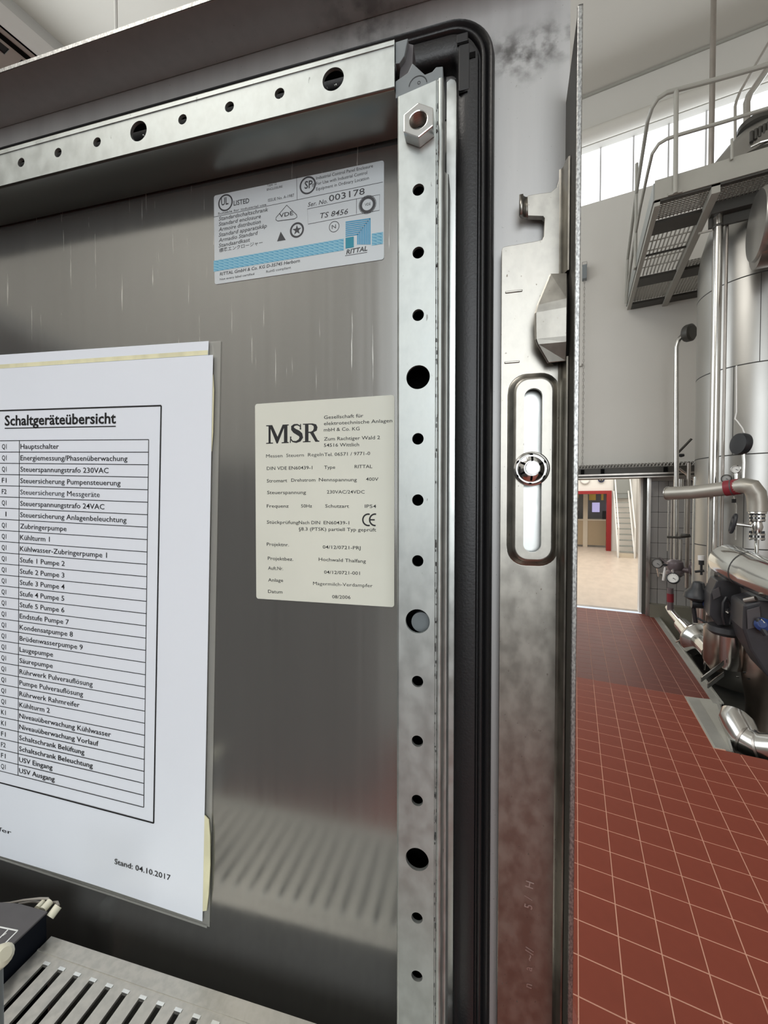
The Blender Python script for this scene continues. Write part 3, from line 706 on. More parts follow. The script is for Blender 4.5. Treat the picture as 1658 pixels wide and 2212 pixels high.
ln(k, [(80, 497), (200, 472), (770, 355), (1490, 205)], .22); ln(k, [(772, 150), (778, 355)], .2)
ln(k, [(862, 430), (1270, 345), (1465, 310), (1462, 440), (868, 556)], .22, True); ln(k, [(1270, 345), (1270, 470)], .2)
ring3(k, 180, 377, 3.9, .75); ring3(k, 865, 232, 3.9, .8); ring3(k, 1085, 577, 2.5, .3)
c = ring3(k, 1362, 393, 3.3, 1.3, 20); stroke(k, circ(c[0], c[1], 4.2, 20), .25, O3, True)
c = ring3(k, 775, 605, 3.3, .95)
st = [(c[0] + (2.5 if i % 2 == 0 else 1.0) * sin(pi * i / 5), c[1] + (2.5 if i % 2 == 0 else 1.0) * cos(pi * i / 5)) for i in range(10)]
k.plate(st, [], O3 - .02, O3)
for a in (18, 90, 162, 234, 306):
    pass
ln(k, [(690, 397), (772, 478), (776, 498), (755, 512), (615, 530), (600, 520), (602, 500)], .35, True)
tri = [dp(*z3(x, y), O3) for x, y in ((640, 618), (682, 688), (610, 700))]; k.plate(tri, [], O3 - .02, O3)
# blue stripe made of slanted hatch lines, and the corner emblem
def sp(x, t): # point on the stripe: t 0 bottom, 1 top
    y0 = 952 - (x - 85) * .165; y1 = 862 - (x - 82) * .172; return dp(*z3(x, y0 + (y1 - y0) * t), O3)
for a, b in ((82, 1165), (1398, 1492)):
    n = 2
    kl.quad(*[L(*p, O3 + .02) for p in (sp(a, 0), sp(b, 0), sp(b, 1), sp(a, 1))])
    x = a
    while x < b - 12:
        for t0 in (0.0, .26, .52, .78):
            d = 52
            kb.quad(*[L(*p, O3 + .06) for p in (sp(x, min(1, t0 + .20)), sp(min(b, x + d * .78), t0), sp(min(b, x + d * .78), min(1, t0 + .09)), sp(x, min(1, t0 + .22)))])
        x += d * .8
def em(x, y): return dp(*z3(x, y), O3)
EM = lambda a, b: em(1180 + a * 208, 535 - a * 30 + b * 225 - a * b * 5)        # emblem local grid, a right, b down
for i in range(9):
    t = i / 9.0; t2 = t + .075
    if i < 8:
        # nested brackets: horizontal bar from the left, then down the right side
        kbm = kb
        a_r = 1 - t * .62
        kbm.quad(*[L(*p, O3 + .03) for p in (EM(0, t * .66), EM(a_r, t * .66), EM(a_r - .0, t2 * .66), EM(0, t2 * .66))])
        kbm.quad(*[L(*p, O3 + .03) for p in (EM(a_r, t * .66), EM(a_r, 1.0 - (t * .1)), EM(a_r - .055, 1.0 - (t * .1)), EM(a_r - .055, t * .66))])
kc.quad(*[L(*p, O3 + .05) for p in (EM(0, .60), EM(.33, .60), EM(.33, 1.0), EM(0, 1.0))])
k.build('printed_text', INK2, lab, kind='stuff'); kb.build('blue_pattern', BLUEINK, lab); kl.build('blue_stripe', LBLUEINK, lab); kc.build('emblem_square', CYANINK, lab)
ln2 = MB(); ln(ln2, [(1176, 820), (1360, 790)], .25); ln2.build('underline', INK2, lab)

# --- MSR nameplate
def z4(x, y): return 530 + x / 4.609, 840 + y / 4.609
nm = thing('nameplate', 'cream nameplate headed MSR beside the perforated upright', 'nameplate', door=True)
MB().plate(rrect(-51.6, 1.0, 36.4, 50.0, 1.3), [], -23, -22.7).build('plate_film', PLATEL, nm)
O4 = -22.66; k = MB(); T4 = lambda s, x, y, x2, y2, h, **kw: putpx(k, s, z4(x, y), z4(x2, y2), h / 4.609, O4, **kw)
for s, x, y, x2, y2, h in (
    ('Gesellschaft für', 780, 300, 1172, 282, 34), ('elektrotechnische Anlagen', 780, 362, 1460, 332, 34), ('mbH & Co. KG', 780, 424, 1135, 412, 34),
    ('Zum Rachtiger Wald 2', 780, 515, 1338, 500, 34), ('54516 Wittlich', 780, 578, 1130, 570, 34),
    ('Messen  Steuern  Regeln', 205, 685, 775, 668, 33), ('Tel. 06571 / 9771-0', 785, 670, 1240, 658, 33),
    ('DIN VDE EN60439-1', 212, 808, 665, 800, 33), ('Type', 782, 797, 892, 795, 33), ('RITTAL', 1085, 790, 1262, 788, 33),
    ('Stromart', 212, 932, 415, 928, 33), ('Drehstrom', 455, 925, 695, 922, 33), ('Nennspannung', 730, 920, 1108, 920, 33), ('400V', 1198, 915, 1322, 915, 33),
    ('Steuerspannung', 215, 1048, 602, 1046, 33), ('230VAC/24VDC', 810, 1042, 1185, 1042, 33),
    ('Frequenz', 212, 1182, 430, 1182, 33), ('50Hz', 553, 1182, 662, 1182, 33), ('Schutzart', 793, 1182, 1030, 1184, 33), ('IP54', 1187, 1184, 1300, 1186, 33),
    ('Stückprüfung', 212, 1342, 528, 1346, 33), ('Nach DIN', 530, 1346, 742, 1348, 33), ('EN60439-1', 778, 1348, 1032, 1350, 33),
    ('§8.3 (PTSK) partiell Typ geprüft', 530, 1410, 1300, 1420, 33),
    ('Projektnr.', 212, 1562, 432, 1568, 33), ('04/12/0721-PRJ', 768, 1590, 1145, 1600, 33), ('Projektbez.', 222, 1702, 475, 1712, 33),
    ('Hochwald Thalfang', 728, 1712, 1198, 1732, 33), ('Auft.Nr.', 225, 1800, 375, 1805, 33), ('04/12/0721-001', 782, 1840, 1138, 1852, 33),
    ('Anlage', 225, 1918, 375, 1922, 33), ('Magermilch-Verdampfer', 672, 1952, 1265, 1976, 33), ('Datum', 225, 2032, 368, 2038, 33), ('08/2006', 862, 2085, 1045, 2092, 33)):
    T4(s, x, y, x2, y2, h)
# CE mark
def m4(x, y): return dp(*z4(x, y), O4)
c = m4(1222, 1304); rr = 2.75
stroke(k, [(c[0] + rr * cos(a), c[1] + rr * sin(a)) for a in [radians(75 + i * 15) for i in range(15)]], .75, O4)
c = m4(1290, 1304)
stroke(k, [(c[0] + rr * cos(a), c[1] + rr * sin(a)) for a in [radians(80 + i * 15) for i in range(14)]], .75, O4)
stroke(k, [(c[0] - 2.4, c[1]), (c[0] - .2, c[1])], .7, O4)
# MSR in a bold serif hand
def ser(x, y): return m4(205 + x * 530, 548 - x * 22 - y * 185)
def poly(pts): k.plate([ser(*p) for p in pts], [], O4 - .02, O4)
poly([(0, 0), (.13, 0), (.13, .05), (.085, .06), (.085, .80), (.195, 0), (.22, 0), (.335, .82), (.335, .06), (.29, .05), (.29, 0), (.425, 0), (.425, .05), (.40, .06), (.40, .94), (.425, .95), (.425, 1), (.31, 1), (.215, .36), (.115, 1), (0, 1), (0, .95), (.045, .94), (.045, .06), (0, .05)][::1])
sp_ = [(.655, .70), (.64, .88), (.585, .97), (.53, .955), (.495, .87), (.50, .75), (.535, .64), (.60, .53), (.645, .42), (.66, .27), (.63, .12), (.565, .035), (.50, .07), (.462, .20), (.455, .34)]
wd = [.4, .6, .7, 1.0, 1.6, 2.0, 2.3, 2.5, 2.3, 2.0, 1.5, 1.0, .7, .6, .5]
A_ = [Vector(ser(*p)) for p in sp_]; Lq, Rq = [], []
for i, p in enumerate(A_):
    d = (A_[min(i + 1, len(A_) - 1)] - A_[max(i - 1, 0)]).normalized(); n_ = Vector((-d.y, d.x)) * wd[i] / 2; Lq.append(p + n_); Rq.append(p - n_)
k.loops([[L(*p, O4) for p in Lq], [L(*p, O4) for p in Rq]], False)
poly([(.63, .70), (.655, .70), (.655, 1), (.64, 1)]); poly([(.445, 0), (.462, 0), (.475, .34), (.452, .34)])
rout = [(.69, 0), (.69, .05), (.73, .06), (.73, .94), (.69, .95), (.69, 1), (.87, 1), (.94, .94), (.965, .78), (.95, .60), (.89, .52), (.97, .08), (1.0, .05), (1.0, 0), (.925, 0), (.825, .49), (.795, .49), (.795, .06), (.835, .05), (.835, 0)]
k.plate([ser(*p) for p in rout], [[ser(*p) for p in ((.795, .56), (.795, .94), (.85, .93), (.89, .86), (.895, .74), (.88, .62), (.84, .56))]], O4 - .02, O4)
k.build('printed_text', INK, nm, kind='stuff')

# --- laminated overview sheet
sheet = thing('laminated_sheet', 'laminated white paper table sheet taped to the door at left', 'paper', door=True)
TRc = Vector((-111.2, 77.4)); xr = Vector((303.0, -9.5)).normalized(); xr = Vector((cos(-radians(1.8)), sin(-radians(1.8)))); yr = Vector((-xr.y, xr.x))
def pp(x, y): v = TRc + xr * x + yr * y; return (v.x, v.y)
OP = -21.2
def curl(x, y): return 0.5 * sin((x + 20) / 38.0) * (y < -200) * ((-200 - y) / 100.0)
def sheetmesh(x0, x1, y0, y1, oo, nx=24, ny=30, edge=None):
    m = MB(); rings = []
    for j in range(ny + 1):
        y = y0 + (y1 - y0) * j / ny
        rings.append([L(*pp(x0 + (x1 - x0) * i / nx, y), oo + curl(x0 + (x1 - x0) * i / nx, y)) for i in range(nx + 1)])
    m.loops(rings, False); return m
sheetmesh(-210, 0, -303.5, 0, OP, 40, 100).build('paper', PAPER, sheet, solid=.0002)
sheetmesh(-212, 3.6, -307, 7.5, OP - 1.2).build('laminate_pouch', CLEAR, sheet, smooth=True)
m = MB(); m.plate([pp(-210, -4), pp(-3.5, -4), pp(-3.2, 7.6), pp(-210, 9)], [], OP - .8, OP - .5); m.build('rear_sheet', PAPER, sheet)
m = MB(); stroke(m, [pp(-210, 1.4), pp(-3.4, 1.6)], 2.4, OP - .3); m.build('laminate_edge', TAPE, sheet)
m = MB(); m.plate([pp(0, -245), pp(2.6, -247), pp(3.6, -256), pp(4.0, -272), pp(3.4, -288), pp(2.4, -297), pp(0, -298)], [], OP - .3, OP + .2); m.build('tape_strip', TAPE, sheet)
m = MB(); m.plate([pp(.2, -10), pp(.9, -18), pp(.8, -40), pp(.2, -50)], [], OP - .3, OP + .1); m.build('tape_strip', TAPE, sheet)
m = MB(); stroke(m, [pp(-212, -305.6), pp(-60, -305.8), pp(2.5, -306.5)], 1.2, OP - .1); m.build('pouch_rim', CLEAR, sheet)
OT = OP + .22; k = MB(); g = MB()
def line(x0, y0, x1, y1, wd): stroke(g, [pp(x0, y0), pp(x1, y1)], wd, OT)
X0 = -225; XC, XRr = -132.6, -39.3; Y0, Y1 = -43.6, -249.0; nrow = 30; rh = (Y0 - Y1) / nrow
for i in range(nrow + 1): line(X0, Y0 - rh * i, XRr, Y0 - rh * i, .42)
line(XC, Y0, XC, Y1, .42); line(XRr, Y0, XRr, Y1, .42)
line(X0, -25.4, -31.5, -25.4, .85); line(-31.5, -25.4, -32.5, -256.5, .85); line(X0, -256.5, -32.5, -256.5, .85)
rows = ['Hauptschalter', 'Energiemessung/Phasenüberwachung', 'Steuerspannungstrafo 230VAC', 'Steuersicherung Pumpensteuerung', 'Steuersicherung Messgeräte',
        'Steuerspannungstrafo 24VAC', 'Steuersicherung Anlagenbeleuchtung', 'Zubringerpumpe', 'Kühlturm 1', 'Kühlwasser-Zubringerpumpe 1', 'Stufe 1 Pumpe 2', 'Stufe 2 Pumpe 3',
        'Stufe 3 Pumpe 4', 'Stufe 4 Pumpe 5', 'Stufe 5 Pumpe 6', 'Endstufe Pumpe 7', 'Kondensatpumpe 8', 'Brüdenwasserpumpe 9', 'Laugepumpe', 'Säurepumpe', 'Rührwerk Pulverauflösung',
        'Pumpe Pulverauflösung', 'Rührwerk Rahmreifer', 'Kühlturm 2', 'Niveauüberwachung Kühlwasser', 'Niveauüberwachung Vorlauf', 'Schaltschrank Belüftung', 'Schaltschrank Beleuchtung', 'USV Eingang', 'USV Ausgang']
codes = ['Q1', 'Q1', 'Q1', 'F1', 'F2', 'Q1', '1'] + ['Q1'] * 17 + ['K1', 'K1', 'F1', 'F2', 'F1', 'Q1']
_a, _b = dp(48.6, 988, OT), dp(280.8, 997, OT); _v, _f = textshape(rows[1]); KX = (_b[0] - _a[0]) / (max(v.x for v in _v) - min(v.x for v in _v))
for i, (s, cde) in enumerate(zip(rows, codes)):
    y = Y0 - rh * (i + 1) + 1.9
    vs_, _f = textshape(s); nat = max(v.x for v in vs_) - min(v.x for v in vs_)
    put(k, s, pp(XC + .9, y), xr, yr, OT, height=3.0, width=nat * KX)
    put(k, cde, pp(XC - 10.2, y), xr, yr, OT, height=2.95, width=(1.9 * len(cde) if len(cde) > 1 else .7), right=True)
a = dp(10, 919, OT); b = dp(250, 914, OT); w_ = math.hypot(b[0] - a[0], b[1] - a[1])
put(k, 'Schaltgeräteübersicht', a, xr, yr, OT, height=6.0, width=w_, bold=.016)
g2 = Vector(a) - yr * 1.7; stroke(g, [tuple(g2), tuple(g2 + xr * w_)], .6, OT)
A = dp(247, 1866, OT); B = dp(368, 1901, OT); put(k, 'Stand: 04.10.2017', A, xr, yr, OT, height=3.1, width=math.hypot(A[0] - B[0], A[1] - B[1]))
A = dp(-88, 1769, OT); B = dp(24, 1788, OT); put(k, 'Verdampfer', A, xr, yr, OT, height=2.6, width=math.hypot(A[0] - B[0], A[1] - B[1]))
k.build('printed_text', INK, sheet, kind='stuff'); g.build('table_lines', INK, sheet)
m = MB(); m.plate([pp(*p) for p in ((-45, 5), (-30, -2), (-40, -14), (-62, -25), (-80, -26))][:3], [], OT, OT + .01) if False else None

# --- panel computer back: slotted cover, dark case, wires
pc = thing('slotted_cover', 'grey slotted metal cover at the bottom left of the door', 'metal cover', door=True)
WZ = -238.0
slots = []
def hz(u, o, w): return L(u, w, o)                  # horizontal plate frame: (u, off) at height w
for i in range(20):
    us = -194.3 + i * 10.0
    slots.append([(us, 7.0), (us, 62), (us + 3.2, 62), (us + 3.2, 7.0)])
m = MB(); m.plate([(-204, -4.4), (20, -4.4), (20, 70), (-204, 70)], slots, WZ - 1.3, WZ, fr=lambda a, b, o: L(a, o, b))
m.build('slotted_plate', VENTM, pc)
m = MB(); m.plate([(-204, -4.4), (20, -4.4), (20, -3.2), (-204, -3.2)], [], WZ - 60, WZ - 1.3, fr=lambda a, b, o: L(a, o, b)); m.build('rear_flange', VENTM, pc)
m = MB(); m.dbox(-204, 20, WZ - 60, WZ - 1.3, 68.8, 70); m.build('front_flange', VENTM, pc)
m = MB(); m.dbox(-203, 19, WZ - 61, WZ - 58, -22.9, 69); m.dbox(18.8, 20, WZ - 60, WZ - 1.3, -3, 69); m.build('base_plate', BLACKM, pc)
m = MB(); m.dbox(-204, 20, WZ - .0, WZ + .35, 2.0, 2.8); m.build('pressed_ridge', VENTM, pc)
m = MB()
for i in range(20):
    us = -194.3 + i * 10; m.dbox(us - .2, us + 3.6, WZ, WZ + .3, 5.6, 7.0)
m.build('slot_burr', GALVLIT, pc, kind='stuff')
dv = thing('control_device', 'black boxy device with white printed lines at bottom left', 'device', door=True)
_c = dp(103, 1968, -4); TW = _c[1]
m = MB()
def dpz(px, py):                                     # point on the device's top, in (u, off)
    r = ray(px, py); t = (TW / 1000) / r.z; p = EYE + r * t - DO; return p.dot(DU) * 1000, p.dot(DN) * 1000
_e = [dpz(103, 1968), dpz(74, 1960), dpz(41, 1951), dpz(0, 1948)]
_e.append((-335, _e[-1][1] + (_e[-1][0] + 335) * .05)); _r = dpz(25, 2043)
_q = [(_e[0][0], 68)] + _e[::1] + [(-335, 68)]
MB().plate(_q, [], TW - 1.2, TW, fr=lambda a, b, o: L(a, o, b)).build('top_cover', DEVM, dv, bevel=.0004)
_q2 = [(p[0] - .5, min(67.6, p[1] + .5)) for p in _q]
MB().plate(_q2, [], TW - 90, TW - 1.1, fr=lambda a, b, o: L(a, o, b)).build('case', DEVSIDE, dv)
def tl(a, b, w=.35):
    A = Vector(dpz(*a)); B = Vector(dpz(*b)); d = (B - A).normalized(); n_ = Vector((-d.y, d.x)) * w
    m.quad(*[L(p.x, TW + .15, p.y) for p in (A + n_, B + n_, B - n_, A - n_)])
tl((-20, 1999), (38, 2011)); tl((38, 2011), (3, 2046)); tl((18, 2008), (-2, 2028)); tl((6, 2022), (14, 2016), .2); tl((-15, 2046), (3, 2046))
m.build('printed_frame', LIGHTINK, dv)
MB().dbox(-209, -201, TW - 40, TW - 30, -9, -4).build('rear_stub', GREYPL, dv)
def dl(px, py, o): u, w = dp(px, py, o); return L(u, w, o)
wl = thing('wire_ferrules', 'three ivory wire ends behind the black device', 'wires', door=True)
for a, b, w in (((79, 1963, -5), (93, 1949, -9), 1.5), ((92, 1966, -5), (108, 1948, -9), 2.0), ((108, 1981, -5), (126, 1957, -9), 2.2)):
    MB().tube([dl(*a), dl(*b)], w / 1000, 12).build('ferrule', IVORY, wl, smooth=True)
m = MB(); m.tube([dl(108, 1949, -9), dl(103, 1941, -10), dl(85, 1941, -9), dl(50, 1945, -7), dl(20, 1951, -6), dl(-30, 1955, -6)], .0006, 8)
m.tube([dl(126, 1957, -9), dl(123, 1949, -11), dl(113, 1950, -12)], .0007, 8); m.tube([dl(93, 1949, -9), dl(70, 1948, -9), dl(40, 1953, -8)], .0006, 8)
m.build('wire', WIREM, wl, smooth=True)
iv = thing('ivory_plug', 'ivory plastic plug end resting on the black device', 'plug', door=True)
p0 = dl(-55, 2100, 44); p1 = dl(8, 2063, 44)
MB().tube([p0, p0 + (p1 - p0) * .85, p1, p1 + (p1 - p0) * .06], [.0043, .0042, .0037, .0022], 16).build('plug_body', IVORY, iv, smooth=True)
MB().tube([dl(-14, 2070, 46), dl(-12, 2230, 46)], .0028, 12).build('plug_sleeve', GREYPL, iv, smooth=True)

# ================================================================== cabinet body (left of the camera; only its reflection shows)
cb = thing('control_cabinet', 'grey control cabinet body carrying the open door', 'cabinet', (-.6, -.3, 0))
hx, hy = -.60, .03
m = MB(); m.box((hx - .5, hy - .62, .1), (hx, hy - .60, 2.06)); m.box((hx - .5, hy, .1), (hx, hy + .02, 2.06)); m.box((hx - .5, hy - .62, 2.04), (hx, hy + .02, 2.06)); m.box((hx - .5, hy - .62, .1), (hx, hy + .02, .12)); m.box((hx - .52, hy - .62, .1), (hx - .5, hy + .02, 2.06))
m.build('body', CABM, cb); MB().box((hx - .5, hy - .62, 0), (hx, hy + .02, .1)).build('plinth', DSTEEL, cb)
for z in (.4, .8, 1.2, 1.6, 1.9): MB().box((hx - .40, hy - .56, z), (hx - .33, hy - .04, z + .06)).build('wiring_duct', DUCTM, cb)
MB().box((hx - .42, hy - .58, .2), (hx - .40, hy - .02, 2.0)).build('mounting_plate', CABM, cb)

for i in range(6):  # unseen cabinets added so the door sheet mirrors less red floor
    x0 = -.15 - i * .62
    e = thing('added_cabinet', 'unseen added grey cabinet, %s counted from the rear window' % ('first', 'second', 'third', 'fourth', 'fifth', 'sixth')[i], 'cabinet', (x0 - .3, -2.0, 0), 'added grey cabinets behind the camera')
    MB().box((x0 - .60, -2.6, .1), (x0, -2.02, 2.05)).build('body', ROWM, e, bevel=.006); MB().box((x0 - .58, -2.58, 0), (x0 - .02, -2.04, .1)).build('plinth', DSTEEL, e)
    MB().box((x0 - .585, -2.02, .12), (x0 - .015, -2.00, 2.03)).build('door', ROWM, e, bevel=.004); MB().box((x0 - .06, -2.00, 1.0), (x0 - .04, -1.98, 1.15)).build('handle', BLACKPL, e)
# ================================================================== far wall fittings
gal = thing('gallery_walkway', 'dark steel walkway with diamond grating edge across the doorway', 'walkway', (0, 7.35, 2.2))
MB().box((-3, 7.30, 2.215), (1.72, 7.34, 2.37)).build('edge_beam', DSTEEL, gal)
MB().box((-3, 7.28, 2.255), (1.72, 7.30, 2.28)).box((-3, 7.27, 2.21), (1.72, 7.34, 2.225)).build('beam_flange', SSBROWN, gal)
MB().box((-3, 7.34, 2.36), (1.72, 7.595, 2.375)).build('deck', DSTEEL, gal)
m = MB(); x = -2.0
while x < 1.70:
    a = Vector((x, 7.29, 2.375)); b = Vector((x + .035, 7.29, 2.435)); c2 = Vector((x + .07, 7.29, 2.375))
    m.tube([a, b], .008, 4, False); m.tube([b, c2], .008, 4, False); x += .045
m.build('grating_edge', GRATE, gal, kind='stuff')
MB().box((-3, 7.295, 2.375), (1.72, 7.32, 2.43)).build('grating_backing', DSTEEL, gal)
for x in (.07, .36, 1.2): MB().box((x, 7.27, 2.285), (x + .05, 7.30, 2.36)).build('bracket', BLACKM, gal)
p = at(1262, 588, 7.5)
wb = thing('wall_box', 'small grey box with wire loop high on the white wall', 'box', (p.x, 7.6, p.z))
MB().box((p.x - .035, 7.50, p.z - .10), (p.x + .035, 7.6, p.z + .13)).build('housing', GREYPL, wb, bevel=.004)
MB().tube([(p.x - .035, 7.55, p.z + .13), (p.x - .035, 7.55, p.z + .2), (p.x + .035, 7.55, p.z + .2), (p.x + .035, 7.55, p.z + .13)], .005, 6).build('loop', WIREM, wb)
ch = thing('hanging_chain', 'long thin chain hanging from grey wall box to walkway', 'chain', (p.x, 7.55, 2.45))
m = MB(); z = p.z - .11; i = 0
while z > 2.46:
    ax = (1, 0, 0) if i % 2 else (0, 1, 0); w = .011
    pts = [Vector((p.x + (w * sin(t) if ax[1] else 0), 7.55 + (w * sin(t) if ax[0] else 0), z - .03 + .03 * cos(t))) for t in [2 * pi * k / 8 for k in range(9)]]
    m.tube(pts, .0035, 4, False); z -= .055; i += 1
m.build('chain_links', WIREM, ch, kind='stuff')
cd = thing('wall_conduit', 'thin horizontal conduit on white wall meeting the chain', 'conduit', (-.1, 7.59, 4.2))
pz = at(1250, 791, 7.57).z
MB().tube([(-1.6, 7.585, pz), (p.x - .03, 7.585, pz), (p.x - .02, 7.585, pz + .04)], .009, 8).build('conduit', WIREM, cd, smooth=True)

# ================================================================== platform with railing
PZ = 5.01; PY = 5.07; PXL = .72
pl = thing('service_platform', 'greige steel service platform with grating floor and railing', 'platform', (PXL, PY, PZ))
MB().box((PXL, PY - .012, PZ + .0), (3.4, PY, PZ + .205)).build('toe_board', PAINTG, pl)
MB().box((PXL - .012, PY, PZ + .0), (PXL, 7.55, PZ + .185)).build('toe_board', STAIRM, pl)
MB().box((PXL, PY, PZ - .06), (PXL + .05, 7.55, PZ + .01)).build('edge_beam', PAINTG, pl)
MB().box((PXL, PY, PZ - .02), (3.4, PY + .04, PZ + .02)).build('edge_beam', DSTEEL, pl)
MB().box((1.20, PY, PZ - .09), (1.27, 7.59, PZ + .01)).build('cross_beam', PAINTG, pl)
for y0, y1 in ((5.40, 5.62), (6.62, 6.85), (7.40, 7.58)): MB().box((PXL + .05, y0, PZ - .05), (1.75 if y0 > 6.5 else 1.2, y1, PZ - .015)).build('cross_beam', DSTEEL, pl)
MB().box((PXL + .05, 6.08, PZ - .03), (1.2, 6.10, PZ - .01)).build('cross_beam', DSTEEL, pl)
MB().box((1.27, 5.36, PZ - .12), (3.4, 5.47, PZ - .0)).build('cross_beam', DSTEEL, pl)
MB().box((1.27, 5.44, PZ - .22), (2.05, 5.47, PZ - .12)).build('cross_beam', DSTEEL, pl)
def grate(x0, x1, y0, y1, p1=.034, p2=.034):
    m = MB(); x = x0
    while x <= x1: m.box((x, y0, PZ - .012), (x + .009, y1, PZ + .012)); x += p1
    y = y0
    while y <= y1: m.box((x0, y, PZ - .004), (x1, y + .008, PZ + .008)); y += p2
    m.build('grating', GRATE, pl, kind='stuff')
grate(PXL + .05, 1.2, PY + .04, 5.40); grate(PXL + .05, 1.2, 5.62, 6.62, .042, .20); grate(PXL + .05, 1.2, 6.85, 7.40, .036, .036); grate(1.27, 1.75, 6.5, 7.40, .036, .036); grate(1.29, 3.2, PY + .04, 5.36)
rl = thing('railing', 'greige tubular railing along the service platform', 'railing', (PXL, PY, PZ))
RY = PY - .03
def rpath(px): return [at(x, y, RY) for x, y in px]
t_front = [at(1700, 128, RY), at(1658, 140, RY), at(1560, 168, RY), at(1470, 192, RY)]
RX = t_front[-1].x - .0; RXs = PXL - .02
side = [onx(x, y, RXs) for x, y in ((1398, 262), (1385, 345), (1372, 430), (1355, 560), (1351, 655))]
m = MB(); mid = [at(1440, 200, RY), at(1420, 213, RY), at(1408, 232, RY + .05)]
m.tube(t_front + mid + side, .021, 10); m.build('top_rail', PAINTG, rl, smooth=True)
f2 = [at(1700, 222, RY), at(1658, 234, RY), at(1560, 264, RY), at(1470, 290, RY), at(1440, 300, RY), at(1422, 311, RY), at(1408, 332, RY + .05)]
s2 = [onx(x, y, RXs) for x, y in ((1398, 375), (1382, 450), (1368, 530), (1357, 610), (1353, 655))]
m = MB(); m.tube(f2 + s2, .017, 10); m.build('middle_rail', PAINTG, rl, smooth=True)
a = at(1460, 195, RY); b = at(1458, 418, RY)
m = MB(); m.tube([a, b], .022, 10); m.box((b.x - .06, PY - .03, b.z - .0), (b.x + .06, PY - .012, b.z + .03)); m.build('post', PAINTG, rl, smooth=True)
for i, (ya, xa) in enumerate(((390, 1374), (560, 1371))):
    b = onx(xa, ya + 20, RXs); MB().tube([Vector((RXs, b.y, PZ)), Vector((RXs, b.y, b.z + .35))], .02, 8).build('post', PAINTG, rl, smooth=True)
MB().tube([at(1580, 300, RY), at(1580, 345, RY)], .012, 8).build('short_post', PAINTG, rl)

# ================================================================== evaporator column
CX, CY, CR = 1.796, 5.976, .49
col = thing('evaporator_column', 'tall stainless steel column vessel right of the platform', 'tank', (CX, CY, -.3))
def colz(px, py):   # height of the column surface seen at this pixel
    r = ray(px, py); dx, dy = r.x, r.y; A = dx * dx + dy * dy; B = -2 * (dx * CX + dy * CY); Cc = CX * CX + CY * CY - CR * CR
    D = max(0, B * B - 4 * A * Cc); t = (-B - sqrt(D)) / (2 * A); return EYE.z + r.z * t
z1, z2, z3_ = colz(1600, 600), colz(1600, 788), colz(1610, 981)
ztop = at(1600, 268, CY).z
prof = [(CR - .12, -.3), (CR, -.1)]
for z in (z3_ - 1.02, z3_, z2, z1):
    prof += [(CR, z - .006), (CR - .006, z - .004), (CR - .006, z + .004), (CR, z + .006)]
prof += [(CR, z1 + .35), (CR - .03, z1 + .55), (.40, z1 + .78), (.36, PZ + .02)]
MB().lathe(prof, (CX, CY, 0), seg=72).build('shell', SSTANK, col, smooth=True, angle=50)
m = MB()
for z in (z3_ - 1.02, z3_, z2, z1): m.lathe([(CR - .004, z - .005), (CR + .001, z - .005), (CR + .001, z + .005), (CR - .004, z + .005)], (CX, CY, 0), seg=72, cap=False)
m.build('seam', SEAM, col)
m = MB()
for z0, z1_, ang in ((z3_, z2, 238), (z2, z1, 262), (z3_ - 1.02, z3_, 250)):
    a_ = radians(ang); c = Vector((CX + (CR + .001) * cos(a_), CY + (CR + .001) * sin(a_), 0)); t_ = Vector((-sin(a_), cos(a_), 0)) * .003
    m.quad(c - t_ + Vector((0, 0, z0)), c + t_ + Vector((0, 0, z0)), c + t_ + Vector((0, 0, z1_)), c - t_ + Vector((0, 0, z1_)))
m.build('vertical_seam', SEAM, col)
# dome fittings above the platform
p = at(1636, 292, 5.55)
dome = col
c = at(1634, 360, 5.75)
MB().lathe([(.50, c.z - .12), (.47, c.z + .03), (.30, c.z + .24), (.17, c.z + .37), (.16, c.z + .39)], (c.x, 5.75, 0), seg=48).build('dome', SSTANK, dome, smooth=True)
MB().lathe([(.12, c.z + .37), (.155, c.z + .38), (.155, c.z + .43), (.13, c.z + .45)], (c.x - .03, 5.70, 0), seg=32).build('flange', DSTEEL, dome, smooth=True)
for i in range(5):
    q_ = at(1622 + i * 9, 306 - i * 5, 5.3); MB().tube([q_, q_ + Vector((0, 0, .10))], .016, 8).build('clamp_bolt', DSTEEL, dome)
MB().tube([at(1620, 318, 5.25), at(1640, 308, 5.25), at(1668, 300, 5.25)], .012, 8).build('clamp_bar', SSPIPE, dome)

# big horizontal flanged duct at the right edge
c = at(1640, 487, 5.0); r = .30
dk = thing('flanged_duct', 'large stainless duct with flat round flange under the platform', 'duct', c)
MB().lathe([(r, -.03), (r + .015, 0), (r + .015, .03), (r - .03, .05), (r - .04, .5)], c, (1, -.05, 0), seg=48).build('flange', SSTANK, dk, smooth=True, angle=40)
MB().lathe([(r - .1, .05), (r - .1, 1.2)], c, (1, -.05, 0), seg=40).build('duct_body', SSBRIGHT, dk, smooth=True)
MB().lathe([(r * .8, -.25), (r * .82, -.02)], c + Vector((.25, .05, -.12)), (1, -.05, 0), seg=40).build('lower_collar', SSBROWN, dk, smooth=True)

